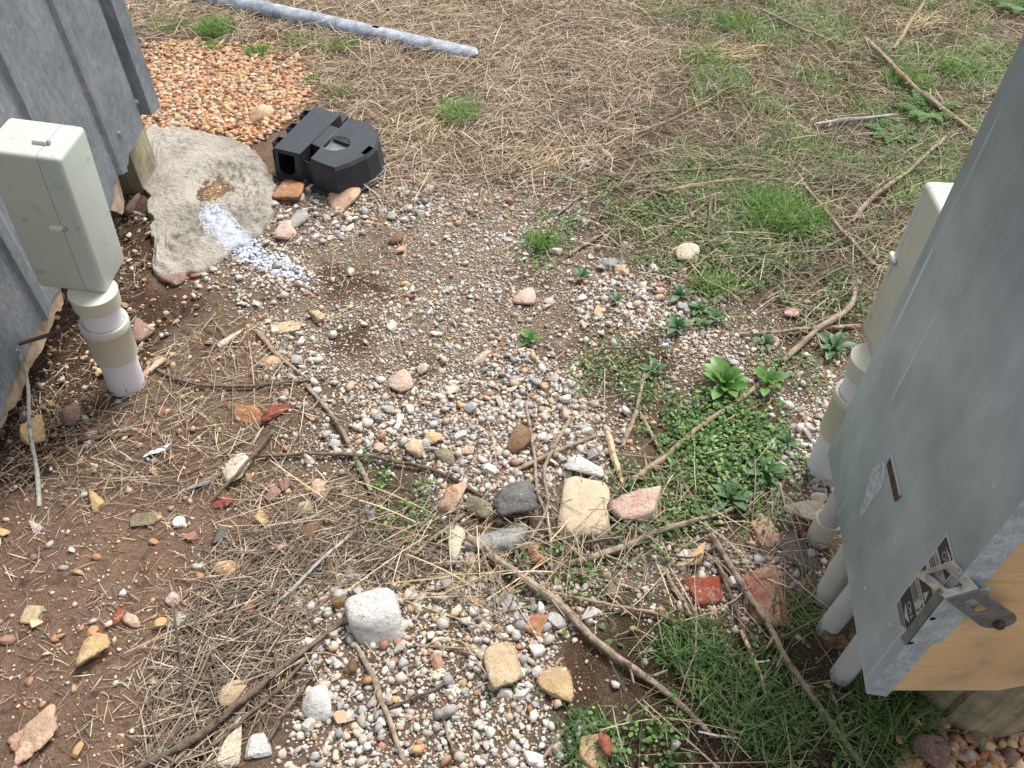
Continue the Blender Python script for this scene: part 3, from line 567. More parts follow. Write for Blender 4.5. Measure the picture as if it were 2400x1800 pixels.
# angle bracket in front of the lip
by1 = PN[1] - .012; fy = np.array([0, 1., 0]); BO = np.array([0, by1, 0])
q = [onplane(px, py, BO, fy) for px, py in ((2122, 1512), (2205, 1509), (2334, 1378), (2212, 1396))]
bm = bmesh.new(); bm_prism(bm, q, (0, .004, 0)); brk = wobj('angle_bracket', bm, MAT['galv_bright_skylit'], mb, bevel=.0015)
bm = bmesh.new(); bm_prism(bm, [q[0], q[3], q[3] + np.array([.003, 0, 0]), q[0] + np.array([.003, 0, 0])], (-.003, .013, 0)); wobj('bracket_leg', bm, MAT['hasp_grey_shaded'], brk)
for (px, py) in ((2186, 1450), (2135, 1507)):
    p = onplane(px, py, BO, fy); bm = bmesh.new(); bm_lathe(bm, Matrix.Translation((p[0], p[1] - .0006, p[2])) @ Matrix.Rotation(math.pi / 2, 4, 'X'), [(.0001, 0), (.0045, 0), (.0045, -.001)], 14); wobj('bolt_hole_shade', bm, MAT['dark_gap'], brk)  # black disc on the plate, painting the shade inside the hole
# hasp strap: slotted frame leaning out over the sticker, bent down into a slotted tongue with a rusty bolt
def frame_strip(name, quad, hole, thick, mat, par, nrm):
    bm = bmesh.new(); Q = [Vector(v) for v in quad]
    bl = lambda u, v: Q[0] * (1 - u) * (1 - v) + Q[1] * u * (1 - v) + Q[2] * u * v + Q[3] * (1 - u) * v
    us = [0, hole[0], hole[1], 1]; vs_ = [0, hole[2], hole[3], 1]
    g = [[bm.verts.new(bl(u, v)) for u in us] for v in vs_]
    for j in range(3):
        for i in range(3):
            if i == 1 and j == 1: continue
            bm.faces.new((g[j][i], g[j][i + 1], g[j + 1][i + 1], g[j + 1][i]))
    return wobj(name, bm, MAT[mat], par, solid=thick, bevel=.0012)
far = pp(2150, 1346, .004); d0 = far[1]                   # far end rests on the panel, near end stands out in front of the board
y1 = PN[1] - .02
def ydep(px, py, yv): return onplane(px, py, (0, yv, 0), fy)
h1 = [pp(2144, 1346, .004), ydep(2232, 1314, PN[1] + .02), ydep(2294, 1380, y1), ydep(2214, 1402, y1)]
hasp = frame_strip('hasp', [h1[0], h1[1], h1[2], h1[3]], (.30, .74, .16, .80), .005, 'hasp_worn_lit', mb, n_)
h2 = [ydep(2214, 1402, y1), ydep(2294, 1380, y1), ydep(2376, 1438, y1 - .006), ydep(2292, 1462, y1 - .006)]
tg = frame_strip('hasp_tongue', h2, (.30, .62, .22, .68), .004, 'hasp_grey_shaded', hasp, n_)
e0, e1 = Vector(h2[3]), Vector(h2[2]); ax = (e1 - e0); dirv = Vector(h2[2]) - Vector(h2[1]); bm = bmesh.new(); arc = [e0, e1]
arc = [e0 + ax * (.5 - .5 * math.cos(a)) + dirv.normalized() * (.030 * math.sin(a)) for a in np.linspace(0, math.pi, 12)]
bm.faces.new([bm.verts.new(p) for p in arc]); wobj('tongue_end', bm, MAT['hasp_grey_shaded'], hasp, solid=.004)
bp = ydep(2342, 1464, y1 - .012); bm = bmesh.new(); bm_lathe(bm, Matrix.Translation(Vector(bp)) @ Matrix.Rotation(math.pi / 2, 4, 'X'), [(.0085, -.012), (.0085, .003), (.006, .006), (.001, .007)], 10, True); wobj('rusty_bolt', bm, MAT['rust'], hasp)
for (px, py) in ((2086, 1466), (2056, 1502), (2028, 1380), (2100, 1270)):
    p = pp(px, py); s_, t_ = st(p); bm = bmesh.new(); Mr = Matrix(((r_[0], 0, n_[0], p[0]), (r_[1], 0, n_[1], p[1]), (0, 1, 0, p[2]), (0, 0, 0, 1)))
    bm_lathe(bm, Mr, [(.0045, .0002), (.0042, .0012), (.001, .0016)], 12); wobj('rivet', bm, MAT['galv_bright_skylit'], mb)

# timber post behind the board
pc = (1.035, by0 + .016 + .148); bm = bmesh.new(); n = 120; prof_r = []
for i in range(n):
    a = 2 * math.pi * i / n; r = .150 + .004 * math.sin(3 * a + 1)
    for ca, wd_, dp_ in ((-1.15, .035, .02), (-1.75, .03, .022), (-2.35, .03, .016), (-.6, .03, .016), (.8, .03, .02), (2.2, .03, .02)):
        d = (a - ca + math.pi) % (2 * math.pi) - math.pi; r -= dp_ * max(0, 1 - abs(d) / wd_)
    prof_r.append(r)
rings = [[bm.verts.new((pc[0] + r * k * math.cos(2 * math.pi * i / n), pc[1] + r * k * math.sin(2 * math.pi * i / n), z)) for i, r in enumerate(prof_r)] for z, k in ((-.1, 1.0), (.3, 1.0), (1.0, .985), (1.75, .97))]
for a, bq in zip(rings[:-1], rings[1:]):
    for i in range(n): bm.faces.new((a[i], a[(i + 1) % n], bq[(i + 1) % n], bq[i]))
bm.faces.new(rings[-1]); post = wobj('timber_post', bm, MAT['timber'], smooth=True); tag(post, 'thick weathered round timber post with cracks behind the plywood board', 'post')

# grey conduits rising into the cabinet
def conduit(px, py, label, rad=.027, mat='pipe_grey', lean=(0, 0), band=False):
    p = atg(px, py); p = p + np.array([rad, 0, 0]); o = empty('conduit_pipe', p); tag(o, label, 'pipe', 'grey conduits under the steel cabinet')
    top = hC + .015 - p[2]; M = Matrix.Translation(Vector(p)) @ Matrix(((1, 0, lean[0], 0), (0, 1, lean[1], 0), (0, 0, 1, 0), (0, 0, 0, 1)))
    bm = bmesh.new(); bm_lathe(bm, M, [(rad, -.06), (rad, top)], 32); wobj('pipe', bm, MAT[mat], o)
    bm = bmesh.new()
    if band: bm_lathe(bm, M, [(rad + .0005, -.03), (rad + .005, -.028), (rad + .005, .075), (rad + .008, .077), (rad + .008, .088), (rad + .001, .09)], 32)
    else: bm_lathe(bm, M, [(rad + .0005, top - .05), (rad + .004, top - .05), (rad + .004, top - .004)], 32)
    wobj('coupling', bm, MAT['coupling_beige' if band else mat], o)
conduit(1893, 1262, 'grey conduit with a beige collar under the far end of the steel cabinet', .027, band=True, lean=(.05, 0))
conduit(1905, 1405, 'plain grey conduit leaning against its neighbour under the cabinet middle', .0245)
conduit(1912, 1478, 'short grey conduit tucked behind the others under the steel cabinet', .024, lean=(.1, .02))
conduit(1945, 1585, 'grey conduit standing in the grass under the near corner of the cabinet', .024, lean=(.03, .02))
conduit(2060, 1560, 'pale grey conduit under the plywood board beside the timber post', .026, lean=(0, 0))

# ------------------------------------------------------------------ concrete lump with paint
PL = [(312, 275), (350, 268), (420, 280), (480, 292), (545, 322), (572, 362), (592, 405), (586, 445), (560, 500), (530, 522), (500, 536), (470, 558), (420, 585), (360, 602), (336, 598), (325, 565), (334, 520), (330, 470), (322, 420), (314, 372), (309, 320)]
ZS = .020
pw = np.array([at(x * K, y * K, ZS)[:2] for x, y in PL]); cen = pw.mean(0); na, nr2 = 180, 60
ang = np.linspace(0, 2 * np.pi, na, endpoint=False); rad = np.zeros(na)
pa = np.unwrap(np.arctan2(*(pw - cen).T[::-1])); pr_ = np.linalg.norm(pw - cen, axis=1)
order = np.argsort(pa % (2 * np.pi)); rad = np.interp(ang, (pa % (2 * np.pi))[order], pr_[order], period=2 * np.pi)
rad = rad * (1 + .06 * (vnoise(np.cos(ang) * 3, np.sin(ang) * 3, 4) - .5) + .06 * (vnoise(np.cos(ang), np.sin(ang), 16) - .5) + .03 * (vnoise(np.cos(ang), np.sin(ang), 45) - .5))
fr = np.concatenate([np.linspace(0.02, .955, nr2 - 8), [.97, .982, .993, 1.0, 1.005, 1.01, 1.01, 1.01]]); drop = np.concatenate([np.zeros(nr2 - 8), [.000, .001, .004, .010, .028, .045, .06, .08]])
Xs = cen[0] + np.outer(fr, np.cos(ang) * rad); Ys = cen[1] + np.outer(fr, np.sin(ang) * rad)
Zs = ZS + (fbm(Xs, Ys, 5, 3) - .5) * .010 + (fbm(Xs, Ys, 55, 4) - .5) * .030 * (.3 + 1.2 * np.clip((fbm(Xs, Ys, 5, 2) - .42) * 5, 0, 1)) - drop[:, None]
hp = at(462 * K, 395 * K, ZS); Zs -= .034 * np.clip(1.3 - np.hypot((Xs - hp[0]) / .080, (Ys - hp[1]) / .13), 0, 1) ** .6
u, v = proj(Xs, Ys, Zs)
def segdist(u, v, a, b):
    a = np.array(a) * K; b = np.array(b) * K; e = b - a; t = np.clip(((u - a[0]) * e[0] + (v - a[1]) * e[1]) / (e @ e), 0, 1); return np.hypot(u - a[0] - e[0] * t, v - a[1] - e[1] * t)
def paint(u, v): return np.clip(1 - np.minimum(segdist(u, v, (462, 470), (510, 520)), segdist(u, v, (510, 520), (550, 548))) / 46., 0, 1)
idx = np.arange(na); Fq = []
for i in range(nr2 - 1):
    for j in range(na): Fq.append((i * na + j, i * na + (j + 1) % na, (i + 1) * na + (j + 1) % na, (i + 1) * na + j))
vv = np.stack([Xs.ravel(), Ys.ravel(), Zs.ravel()], 1) - np.array([cen[0], cen[1], 0])
me = npmesh('concrete_lump', vv, np.array(Fq), None, True)
bmx = bmesh.new(); bmx.from_mesh(me); bmx.verts.ensure_lookup_table(); bmx.faces.new([bmx.verts[j] for j in range(na)]); bmesh.ops.recalc_face_normals(bmx, faces=bmx.faces); bmx.to_mesh(me); bmx.free()
at_ = me.attributes.new('paint', 'FLOAT', 'POINT'); pv = paint(u, v).ravel(); at_.data.foreach_set('value', np.ascontiguousarray(pv, dtype=np.float32))
slab = mobj('concrete_lump', me, MAT['concrete'], loc=(cen[0], cen[1], 0)); tag(slab, 'rough grey concrete lump with a hollow and a streak of white paint', 'concrete')

# ------------------------------------------------------------------ black plastic moulding
ZB = .13
bc = at(760, 380); blk = empty('plastic_moulding', (bc[0], bc[1], float(gh(bc[0], bc[1])))); tag(blk, 'black plastic moulding with three clips and an arched opening beside the concrete lump', 'plastic part')
T = lambda x, y, z=ZB: Vector(at(x, y, z))
A_, B_, C_, D_ = T(642, 347), T(740, 248), T(796, 270), T(703, 361)
def down(p, z=0.004, out=.012, c=T(765, 325)):
    d = Vector((p.x - c.x, p.y - c.y, 0)); d.normalize(); q = p + d * out; return Vector((q.x, q.y, z))
def shell(name, top, skip=(), holes=(), z=.004, mat='black_plastic', out=.012, par=blk):
    bm = bmesh.new(); tv = [bm.verts.new(p) for p in top]; n = len(top); ed = [bm.edges.new((tv[i], tv[(i + 1) % n])) for i in range(n)]
    for h in holes:
        hv = [bm.verts.new(p) for p in h]; ed += [bm.edges.new((hv[i], hv[(i + 1) % len(h)])) for i in range(len(h))]
    bmesh.ops.triangle_fill(bm, edges=ed, use_beauty=True, use_dissolve=False)
    lv = [bm.verts.new(p + Vector((0, 0, -.012)) + (down(p, 0, .008) - Vector((p.x, p.y, 0)))) for p in top]
    bv = [bm.verts.new(down(p, z, out + .004)) for p in top]
    for i in range(n):
        j = (i + 1) % n; bm.faces.new((tv[i], tv[j], lv[j], lv[i]))
        if i in skip: continue
        bm.faces.new((lv[i], lv[j], bv[j], bv[i]))
    bmesh.ops.recalc_face_normals(bm, faces=bm.faces); return wobj(name, bm, MAT[mat], par, solid=.003)
lf = shell('left_half', [A_, B_, C_, D_], skip=(3,))
# front panel with U-shaped opening under edge D->A
fa, fd = down(A_, .004, .016), down(D_, .004, .016); ta, td = A_ + Vector((0, 0, -.010)), D_ + Vector((0, 0, -.010))
Vv = []; Fq = []; ns = 60
for i in range(ns + 1):
    s = i / ns; b0 = fa.lerp(fd, s); t0_ = ta.lerp(td, s); x = (s - .45) / .32
    if abs(x) < 1: f_ = .18 + .30 * (1 - math.sqrt(max(0, 1 - x * x))) + (.5 if abs(x) > .97 else 0)
    else: f_ = 1
    Vv += [b0, b0.lerp(t0_, f_)]
for i in range(ns): Fq.append((2 * i, 2 * i + 2, 2 * i + 3, 2 * i + 1))
wobj('arched_front', Vv, MAT['black_plastic'], lf, Fq, solid=.003)
E_ = [T(729, 371), T(817, 278), T(845, 283), T(866, 290), T(879, 304), T(884, 322), T(878, 345), T(855, 364), T(820, 381), T(784, 393), T(752, 382)]
dc = T(789, 337); dish = [dc + Vector((.058 * math.cos(a), .058 * math.sin(a), 0)) for a in np.linspace(0, 2 * math.pi, 36, endpoint=False)]
slot_h = [T(846, 359), T(865, 342), T(875, 348), T(858, 365)]
rt = shell('right_half', E_, holes=[dish, slot_h])
bm = bmesh.new(); ring = [bm.verts.new(p) for p in dish]; r2 = [bm.verts.new(dc + (p - dc) * .82 + Vector((0, 0, -.016))) for p in dish]; cv = bm.verts.new(dc + Vector((0, 0, -.020)))
for i in range(36): j = (i + 1) % 36; bm.faces.new((ring[i], ring[j], r2[j], r2[i])); bm.faces.new((r2[i], r2[j], cv))
wobj('dish', bm, MAT['black_dusty'], rt, smooth=True)
bm = bmesh.new(); bar = [T(757, 314, ZB - .002), T(818, 337, ZB - .002)]; d = (bar[1] - bar[0]).normalized(); sdv = Vector((-d.y, d.x, 0)) * .003
bm_prism(bm, [bar[0] - sdv, bar[1] - sdv, bar[1] + sdv, bar[0] + sdv], (0, 0, -.016)); wobj('dish_rib', bm, MAT['black_plastic'], rt)
bm = bmesh.new(); bm_prism(bm, [T(728, 336, ZB - .001), T(772, 292, ZB - .001), T(796, 300, ZB - .001), T(752, 346, ZB - .001)], (0, 0, -.05)); wobj('bridge', bm, MAT['black_plastic'], blk, bevel=.004)
bm = bmesh.new(); bm_prism(bm, [T(703, 361, .06), T(796, 270, .06), T(817, 278, .06), T(729, 371, .06)], (0, 0, .012)); wobj('channel_floor', bm, MAT['black_plastic'], blk)
for (a0, a1) in ((D_, E_[0]), (C_, E_[1])):
    i0 = a0.lerp(dc, .06); i1 = a1.lerp(dc, .06); f0, f1 = down(i0, .004, .004), down(i1, .004, .004)
    bm = bmesh.new(); vs = [bm.verts.new(v) for v in (f0, f1, i1 + Vector((0, 0, -.030)), i0 + Vector((0, 0, -.030)))]; bm.faces.new(vs); wobj('web', bm, MAT['black_plastic'], blk, solid=.003)
base = [down(p, .002, .03) for p in [A_, B_, C_] + E_[1:9] + [T(784, 397), T(752, 386), D_]]
bm = bmesh.new(); bm_prism(bm, base, (0, 0, .010)); wobj('base_flange', bm, MAT['black_plastic'], blk, bevel=.003)
oute = (A_ - B_).cross(Vector((0, 0, 1))).normalized()
if (A_ + oute - dc).length < (A_ - dc).length: oute = -oute
for s in (.14, .46, .78):
    p = A_.lerp(B_, s); along = (B_ - A_).normalized(); wq, dq, hq = .050, .038, .075
    bm = bmesh.new(); path = [p, p + oute * dq, p + oute * dq + along * wq, p + along * wq]
    lo = [bm.verts.new(Vector((a.x, a.y, ZB - .008 - hq))) for a in path]; hi = [bm.verts.new(Vector((a.x, a.y, ZB - .008))) for a in path]
    for i in range(3): bm.faces.new((lo[i], lo[i + 1], hi[i + 1], hi[i]))
    bm.faces.new(lo); wobj('clip', bm, MAT['black_plastic'], lf, solid=.004)

# ------------------------------------------------------------------ galvanised channel post lying on the grass
p0 = atg(372, -22); p1 = atg(1128, 140); dv = p1 - p0; Lc = np.linalg.norm(dv); dv /= Lc; sv = np.cross(dv, [0, 0, 1.]); RC = .056
bm = bmesh.new(); nl, na2 = 160, 20; hole_s = 1 - (1128 - 908) / (1128 - 372); grid = []
for i in range(nl + 1):
    row = []
    for j in range(na2 + 1):
        a = math.radians(-12 + 204 * j / na2); s = i / nl * Lc
        if i > nl - 30: cut = (i - (nl - 30)) / 30; s = min(s, Lc - .16 + .16 * (math.sin(a) ** 2 if False else (1 - abs(j / na2 - .35)) )) if cut > 0 else s
        P = p0 + dv * s + sv * (math.cos(a) * RC) + np.array([0, 0, .012 + math.sin(a) * RC * .75 + .006 * math.sin(s * 2)])
        row.append(bm.verts.new(P))
    grid.append(row)
hi_ = int(nl * hole_s)
for i in range(nl):
    for j in range(na2):
        if hi_ - 1 <= i <= hi_ + 1 and 9 <= j <= 12: continue
        vs4 = (grid[i][j], grid[i + 1][j], grid[i + 1][j + 1], grid[i][j + 1])
        try: bm.faces.new(vs4)
        except ValueError: pass
bmesh.ops.remove_doubles(bm, verts=bm.verts, dist=.0005)
pole = wobj('steel_channel', bm, MAT['galv_pole'], smooth=True, solid=.0025); hb = p0 + dv * (Lc * (hi_ + 1) / nl); bm = bmesh.new(); bm_prism(bm, [hb - dv * .026 - sv * .03 + np.array([0, 0, .036]), hb + dv * .026 - sv * .03 + np.array([0, 0, .036]), hb + dv * .026 + sv * .03 + np.array([0, 0, .036]), hb - dv * .026 + sv * .03 + np.array([0, 0, .036])], (0, 0, .004)); wobj('bolt_hole_shade', bm, MAT['dark_gap'], pole)  # dark plug under the opening, painting the shade inside it
tag(pole, 'long weathered galvanised steel channel with a hole lying in the dry grass', 'metal post')

# ------------------------------------------------------------------ hand-placed stones
def stone(x, y, wpx, hpx, mat, label, seed, style='a', rot=None, flat=.5, name='stone', group=None, sink=.30):
    px, py = x * K, y * K; p = at(px, py); dist = float((p - np.array([0, 0, H])) @ FW); mpp = dist / F
    a = wpx * K * mpp / 2; e = math.asin(H / np.linalg.norm(p - np.array([0, 0, H])))
    hv = hpx * K * mpp / 2; c = flat * min(a, hv) * (.9 if style != 's' else .6)
    bb = math.sqrt(max(hv * hv - (c * math.cos(e)) ** 2, (hv * .5) ** 2)) / math.sin(e)
    sub = 4 if wpx > 48 else 3
    if style == 'r': V, Fc = rock(seed, sub, 14, 5, .03)
    elif style == 's': V, Fc = rock(seed, sub, 8, 14, .055, True)
    elif style == 'q': V, Fc = rock(seed, sub, 8, 5.5, .03, True)
    elif style == 'j': V, Fc = rock(seed, sub, 9, 16, .16)
    else: V, Fc = rock(seed, sub, 11, 12, .09)
    rt_ = (seed * 37 % 60 - 30) * .01 if rot is None else math.radians(rot)
    V = V * np.array([a, bb, c]); cr, sr = math.cos(rt_), math.sin(rt_); V = np.stack([V[:, 0] * cr - V[:, 1] * sr, V[:, 0] * sr + V[:, 1] * cr, V[:, 2]], 1)
    g = atg(px, py, c * (.5 - sink)); zc = float(gh(g[0], g[1])) + c * (1 - sink)
    V[:, 2] += c * (1 - sink)                             # origin on the ground under the stone
    o = mobj(name, npmesh(name, V, Fc, None, True), MAT[mat], loc=(g[0], g[1], zc - c * (1 - sink)))
    tag(o, label, 'brick' if 'brick' in name else 'stone', group); return o
ST = [
 (810, 1343, 118, 108, 'rock_white', 'large white rounded stone beside the straw pile', 'q', 14, .75), (1262, 1005, 92, 62, 'rock_white', 'white stone with a tan underside above the big flat tan stone', 'a', None, .6),
 (1263, 1100, 112, 132, 'rock_smooth', 'big flat rounded tan stone with an orange corner', 'q', -8, .36), (1372, 1094, 108, 98, 'rock_pink', 'pinkish white stone beside the big flat tan stone', 'a', -25, .45),
 (970, 1085, 66, 72, 'rock_peach', 'orange and white chunky stone beside the green clover patch', 'a', None, .7), (1112, 1090, 98, 84, 'rock_slate', 'dark slate grey wedge of rock between sticks', 'a', 20, .7),
 (1036, 1102, 66, 46, 'rock_olive', 'small greenish grey stone touching the dark slate rock', 'r', None, .6), (1072, 1162, 132, 78, 'rock_grey', 'broad grey and white rock under the end of the thick branch', 'a', -8, .5),
 (986, 1180, 40, 88, 'rock_cream', 'narrow cream stone standing beside the broad grey rock', 'j', None, .6), (1088, 1442, 82, 96, 'rock_tan', 'square tan block of stone in the lower gravel', 's', 12, .9),
 (1206, 1472, 98, 72, 'rock_yellow', 'yellow orange stone with a narrow tail on bare soil', 'a', -30, .5), (1160, 1356, 70, 50, 'rock_orange', 'brown and orange cracked stone beside the thick branch', 'j', None, .5),
 (1123, 955, 46, 62, 'rock_brown', 'tan brown rounded stone beside an upright stick in the gravel', 'r', None, .7), (507, 1012, 66, 72, 'rock_cream', 'cream stone crossed by a thin dark twig', 'a', -15, .45),
 (488, 982, 50, 40, 'rock_red', 'dusky red stone behind the cream stone', 'j', None, .6), (208, 1406, 70, 76, 'rock_yellow', 'chunky yellow tan stone alone on the bare soil', 'a', 10, .7),
 (76, 1590, 108, 84, 'rock_peach', 'large jagged peach stone on the bare soil', 'j', 30, .4), (490, 1612, 78, 92, 'rock_cream', 'flat cream stone next to a small white one', 'a', 20, .35),
 (560, 1613, 56, 46, 'rock_white', 'small white block next to the flat cream stone', 's', None, .7), (686, 1526, 66, 70, 'rock_white', 'white grey stone with a sprig growing against it', 'r', 30, .6),
 (508, 1502, 66, 48, 'rock_tan', 'smooth rounded tan stone touching a dark branch', 'r', 12, .7), (75, 938, 68, 62, 'rock_yellow', 'yellowish broken stone behind the leaning grey stick', 'a', None, .7),
 (210, 1082, 36, 50, 'rock_yellow', 'small yellow angular stone on the brown soil', 'a', 12, .7), (536, 899, 64, 36, 'rock_orange', 'smooth orange oval stone', 'r', 0, .7),
 (604, 893, 62, 56, 'rock_red', 'split red stone with pale crystals beside the orange oval stone', 'j', None, .6), (337, 801, 56, 52, 'rock_peach', 'peach coloured stone leaning at the foot of the left pipe', 'a', None, .7),
 (500, 731, 52, 48, 'rock_cream', 'pale flat ragged stone on the soil below the concrete lump', 'j', None, .35), (620, 712, 62, 34, 'rock_tan', 'long flat tan stone chip', 'a', -22, .4),
 (870, 828, 52, 44, 'rock_pink', 'long pink and cream stone in the gravel', 'r', -38, .6), (1132, 646, 52, 38, 'rock_pink', 'pale pink stone with a white face in the middle gravel', 'r', None, .6),
 (1484, 553, 50, 44, 'rock_cream', 'cream boulder sitting at the edge of green clover', 'r', None, .7), (744, 431, 74, 48, 'rock_peach', 'smooth peach stone in front of the black plastic moulding', 'r', None, .6),
 (630, 415, 64, 52, 'rock_orange', 'orange brown block in front of the black moulding opening', 's', None, .8), (566, 252, 40, 42, 'rock_tan', 'tan boulder at the edge of the red gravel', 'r', None, .8),
 (616, 502, 52, 42, 'rock_pink', 'tan pink wedge stone beside the concrete lump', 'a', None, .5), (647, 479, 34, 42, 'rock_grey', 'grey oval stone beside the concrete lump', 'r', None, .6),
 (853, 517, 40, 28, 'rock_brown', 'dark brown rounded stone in the upper gravel', 'r', None, .8), (1652, 1150, 56, 68, 'rock_peach', 'orange and cream stone above the broken bricks', 'a', None, .5),
 (1487, 1200, 62, 54, 'rock_yellow', 'yellow brown porous stone above the red brick', 'j', None, .7), (1736, 1106, 104, 48, 'rock_cream', 'flat cream and tan slab of rock touching the conduits', 'a', 5, .5),
 (1328, 1274, 40, 52, 'rock_olive', 'mossy cream stone below the thick branch', 'a', None, .7), (1288, 1628, 84, 80, 'rock_yellow', 'orange and yellow stone half hidden in grass', 'a', 40, .5),
 (1155, 1196, 36, 56, 'rock_orange', 'bright orange stone between two sticks', 'a', None, .6), (68, 1328, 42, 36, 'rock_tan', 'flat orange tan stone on the bare soil', 's', None, .4),
 (2012, 1632, 84, 78, 'rock_mauve', 'large pink granite stone at the foot of the timber post', 'a', None, .7), (2010, 1562, 96, 66, 'rock_mauve', 'pink granite stone leaning on another by the timber post', 'a', -45, .5),
 (2128, 1602, 78, 60, 'rock_olive', 'yellow green rough stone by the timber post', 'j', None, .7), (478, 1086, 52, 28, 'rock_red', 'flat dull pink stone with a pointed end', 'a', 15, .5),
 (488, 1234, 62, 38, 'rock_yellow', 'flat mustard stone at the edge of the straw', 'a', 10, .45), (314, 1124, 64, 28, 'rock_olive', 'long olive and pink stone beside the white bottle cap', 's', 8, .5),
 (386, 1342, 46, 38, 'rock_cream', 'beige stone at the left edge of the straw pile', 'a', None, .5), (376, 1296, 36, 30, 'rock_pink', 'pale pink stone above the beige one', 'a', -20, .6),
 (288, 1341, 46, 26, 'rock_peach', 'small orange pointed stone on soil', 'a', -10, .6), (255, 1334, 26, 36, 'rock_red', 'small pink red stone on soil', 's', None, .6),
 (160, 896, 36, 48, 'rock_mauve', 'mauve stone below the left pipe', 'r', None, .7), (304, 722, 42, 58, 'rock_mauve', 'reddish brown stone against the left pipe', 'a', None, .8),
 (1320, 566, 62, 30, 'rock_grey', 'flat grey stone with green leaves against it', 'a', -12, .4), (1343, 586, 36, 26, 'rock_peach', 'small orange white stone in front of the flat grey stone', 'a', None, .6),
 (1040, 775, 38, 28, 'rock_pink', 'pinkish white wedge stone in the gravel', 'a', None, .6), (913, 798, 30, 28, 'rock_cream', 'cream faceted stone in the gravel', 'a', None, .7),
 (960, 993, 46, 38, 'rock_olive', 'grey cream boulder at the edge of the coarse gravel', 'r', None, .7), (898, 972, 38, 42, 'rock_tan', 'beige faceted stone in the coarse gravel', 'a', None, .8),
 (937, 946, 42, 34, 'rock_yellow', 'yellow brown stone in the coarse gravel', 'a', None, .6), (682, 684, 48, 34, 'rock_tan', 'tan wrinkled stone on the left of the gravel', 'j', None, .6),
 (376, 602, 58, 30, 'rock_mauve', 'brown pink stone tucked under the concrete lump', 'r', None, .7), (428, 592, 36, 18, 'rock_orange', 'small bright orange chip under the concrete lump', 'a', None, .5),
 (740, 1309, 44, 38, 'rock_brown', 'brown rounded stone behind the large white stone', 'r', 20, .8), (756, 1442, 34, 34, 'rock_brown', 'rusty brown lump in the lower gravel', 'a', None, .8),
 (1712, 680, 38, 26, 'rock_pink', 'pink white stone in the right gravel', 'a', -25, .6), (1310, 336, 42, 22, 'rock_pink', 'pink white stone in the dry grass', 'a', None, .6),
 (1263, 352, 28, 18, 'rock_white', 'small white stone in the dry grass', 'r', None, .7), (668, 1150, 44, 40, 'rock_brown', 'brown stone sunk in the straw', 'r', None, .6),
 (690, 1062, 42, 42, 'rock_pink', 'pink white stone at the edge of the straw', 'a', None, .6), (592, 783, 38, 28, 'rock_peach', 'pale orange stone half buried in soil', 'a', None, .5),
 (287, 442, 28, 52, 'rock_mauve', 'brown stone in the dark gap under the shed', 'a', None, .8), (1806, 1392, 62, 58, 'rock_brown', 'rusty tan rock wedged between the conduits', 'a', None, .7),
 (1840, 610, 30, 22, 'rock_cream', 'small cream stone in weeds by the cream box', 'a', None, .6), (1745, 566, 32, 20, 'rock_tan', 'yellowish pebble in weeds near the cream box', 'r', None, .6),
 (565, 1120, 34, 34, 'rock_yellow', 'yellow stone with a hollow at the straw edge', 'j', None, .6), (604, 1178, 36, 28, 'rock_pink', 'pink stone lying in the straw', 'a', None, .6),
 (588, 1070, 36, 36, 'rock_mauve', 'pinkish grey stone above the straw pile', 'a', None, .6), (614, 1052, 26, 28, 'rock_mauve', 'small round pinkish stone above the straw pile', 'r', None, .7),
 (432, 1050, 40, 40, 'rock_grey', 'crumbly grey stone on the brown soil', 'j', None, .6), (200, 935, 30, 28, 'rock_mauve', 'grey pink stone beside the twig below the left pipe', 'a', None, .6),
 (1530, 1195, 44, 30, 'rock_grey', 'grey stone beside the yellow porous stone', 'r', None, .6), (1718, 1195, 60, 80, 'rock_slate', 'flat grey rock in front of the conduits', 's', 25, .3),
 (1775, 1170, 34, 34, 'rock_peach', 'small pale orange stone in front of the conduits', 'a', None, .7), (1668, 740, 32, 24, 'rock_tan', 'tan stone beside the twig in the right gravel', 'a', None, .7),
 (660, 1100, 40, 30, 'rock_tan', 'tan stone at the straw edge', 'a', None, .6), (800, 1110, 30, 36, 'rock_grey', 'pale grey stone against the clover patch', 'a', None, .6),
 (1100, 1300, 62, 40, 'rock_white', 'flat white stone sunk in the soil below the broad grey rock', 'a', -25, .35), (1015, 1200, 22, 42, 'rock_pink', 'small tan stone beside the narrow cream stone', 's', None, .6),
 (1040, 1222, 26, 28, 'rock_brown', 'orange brown stone under the thick branch', 'a', None, .6), (1012, 975, 30, 26, 'rock_peach', 'pale orange stone in the coarse gravel', 'a', None, .6),
 (2085, 1640, 40, 34, 'rock_peach', 'reddish stone between the granite stones by the post', 'a', None, .7), (2180, 1640, 46, 40, 'rock_mauve', 'pink stone in the red gravel by the post', 'a', None, .6), (1950, 1648, 50, 34, 'rock_peach', 'tan pink stone at the edge of the grass by the post', 'a', None, .6),
 (2062, 1538, 34, 26, 'rock_yellow', 'small yellow stone touching the timber post', 'a', None, .7), (2100, 1555, 46, 28, 'rock_cream', 'cream and yellow stone touching the timber post', 'a', None, .6), (2190, 1555, 34, 40, 'rock_olive', 'yellow green stone on the right of the timber post', 'a', None, .5),
]
for i, s in enumerate(ST): stone(*s[:6], seed=100 + i, style=s[6], rot=s[7], flat=s[8])
stone(1524, 1278, 92, 64, 'brick_red', 'broken red brick lying flat in the soil', 301, 's', 2, .35, 'brick', 'broken bricks')
stone(1652, 1292, 92, 126, 'mortar_brick', 'broken red brick smeared with pale mortar beside the dry stick', 302, 's', 4, .30, 'brick', 'broken bricks')

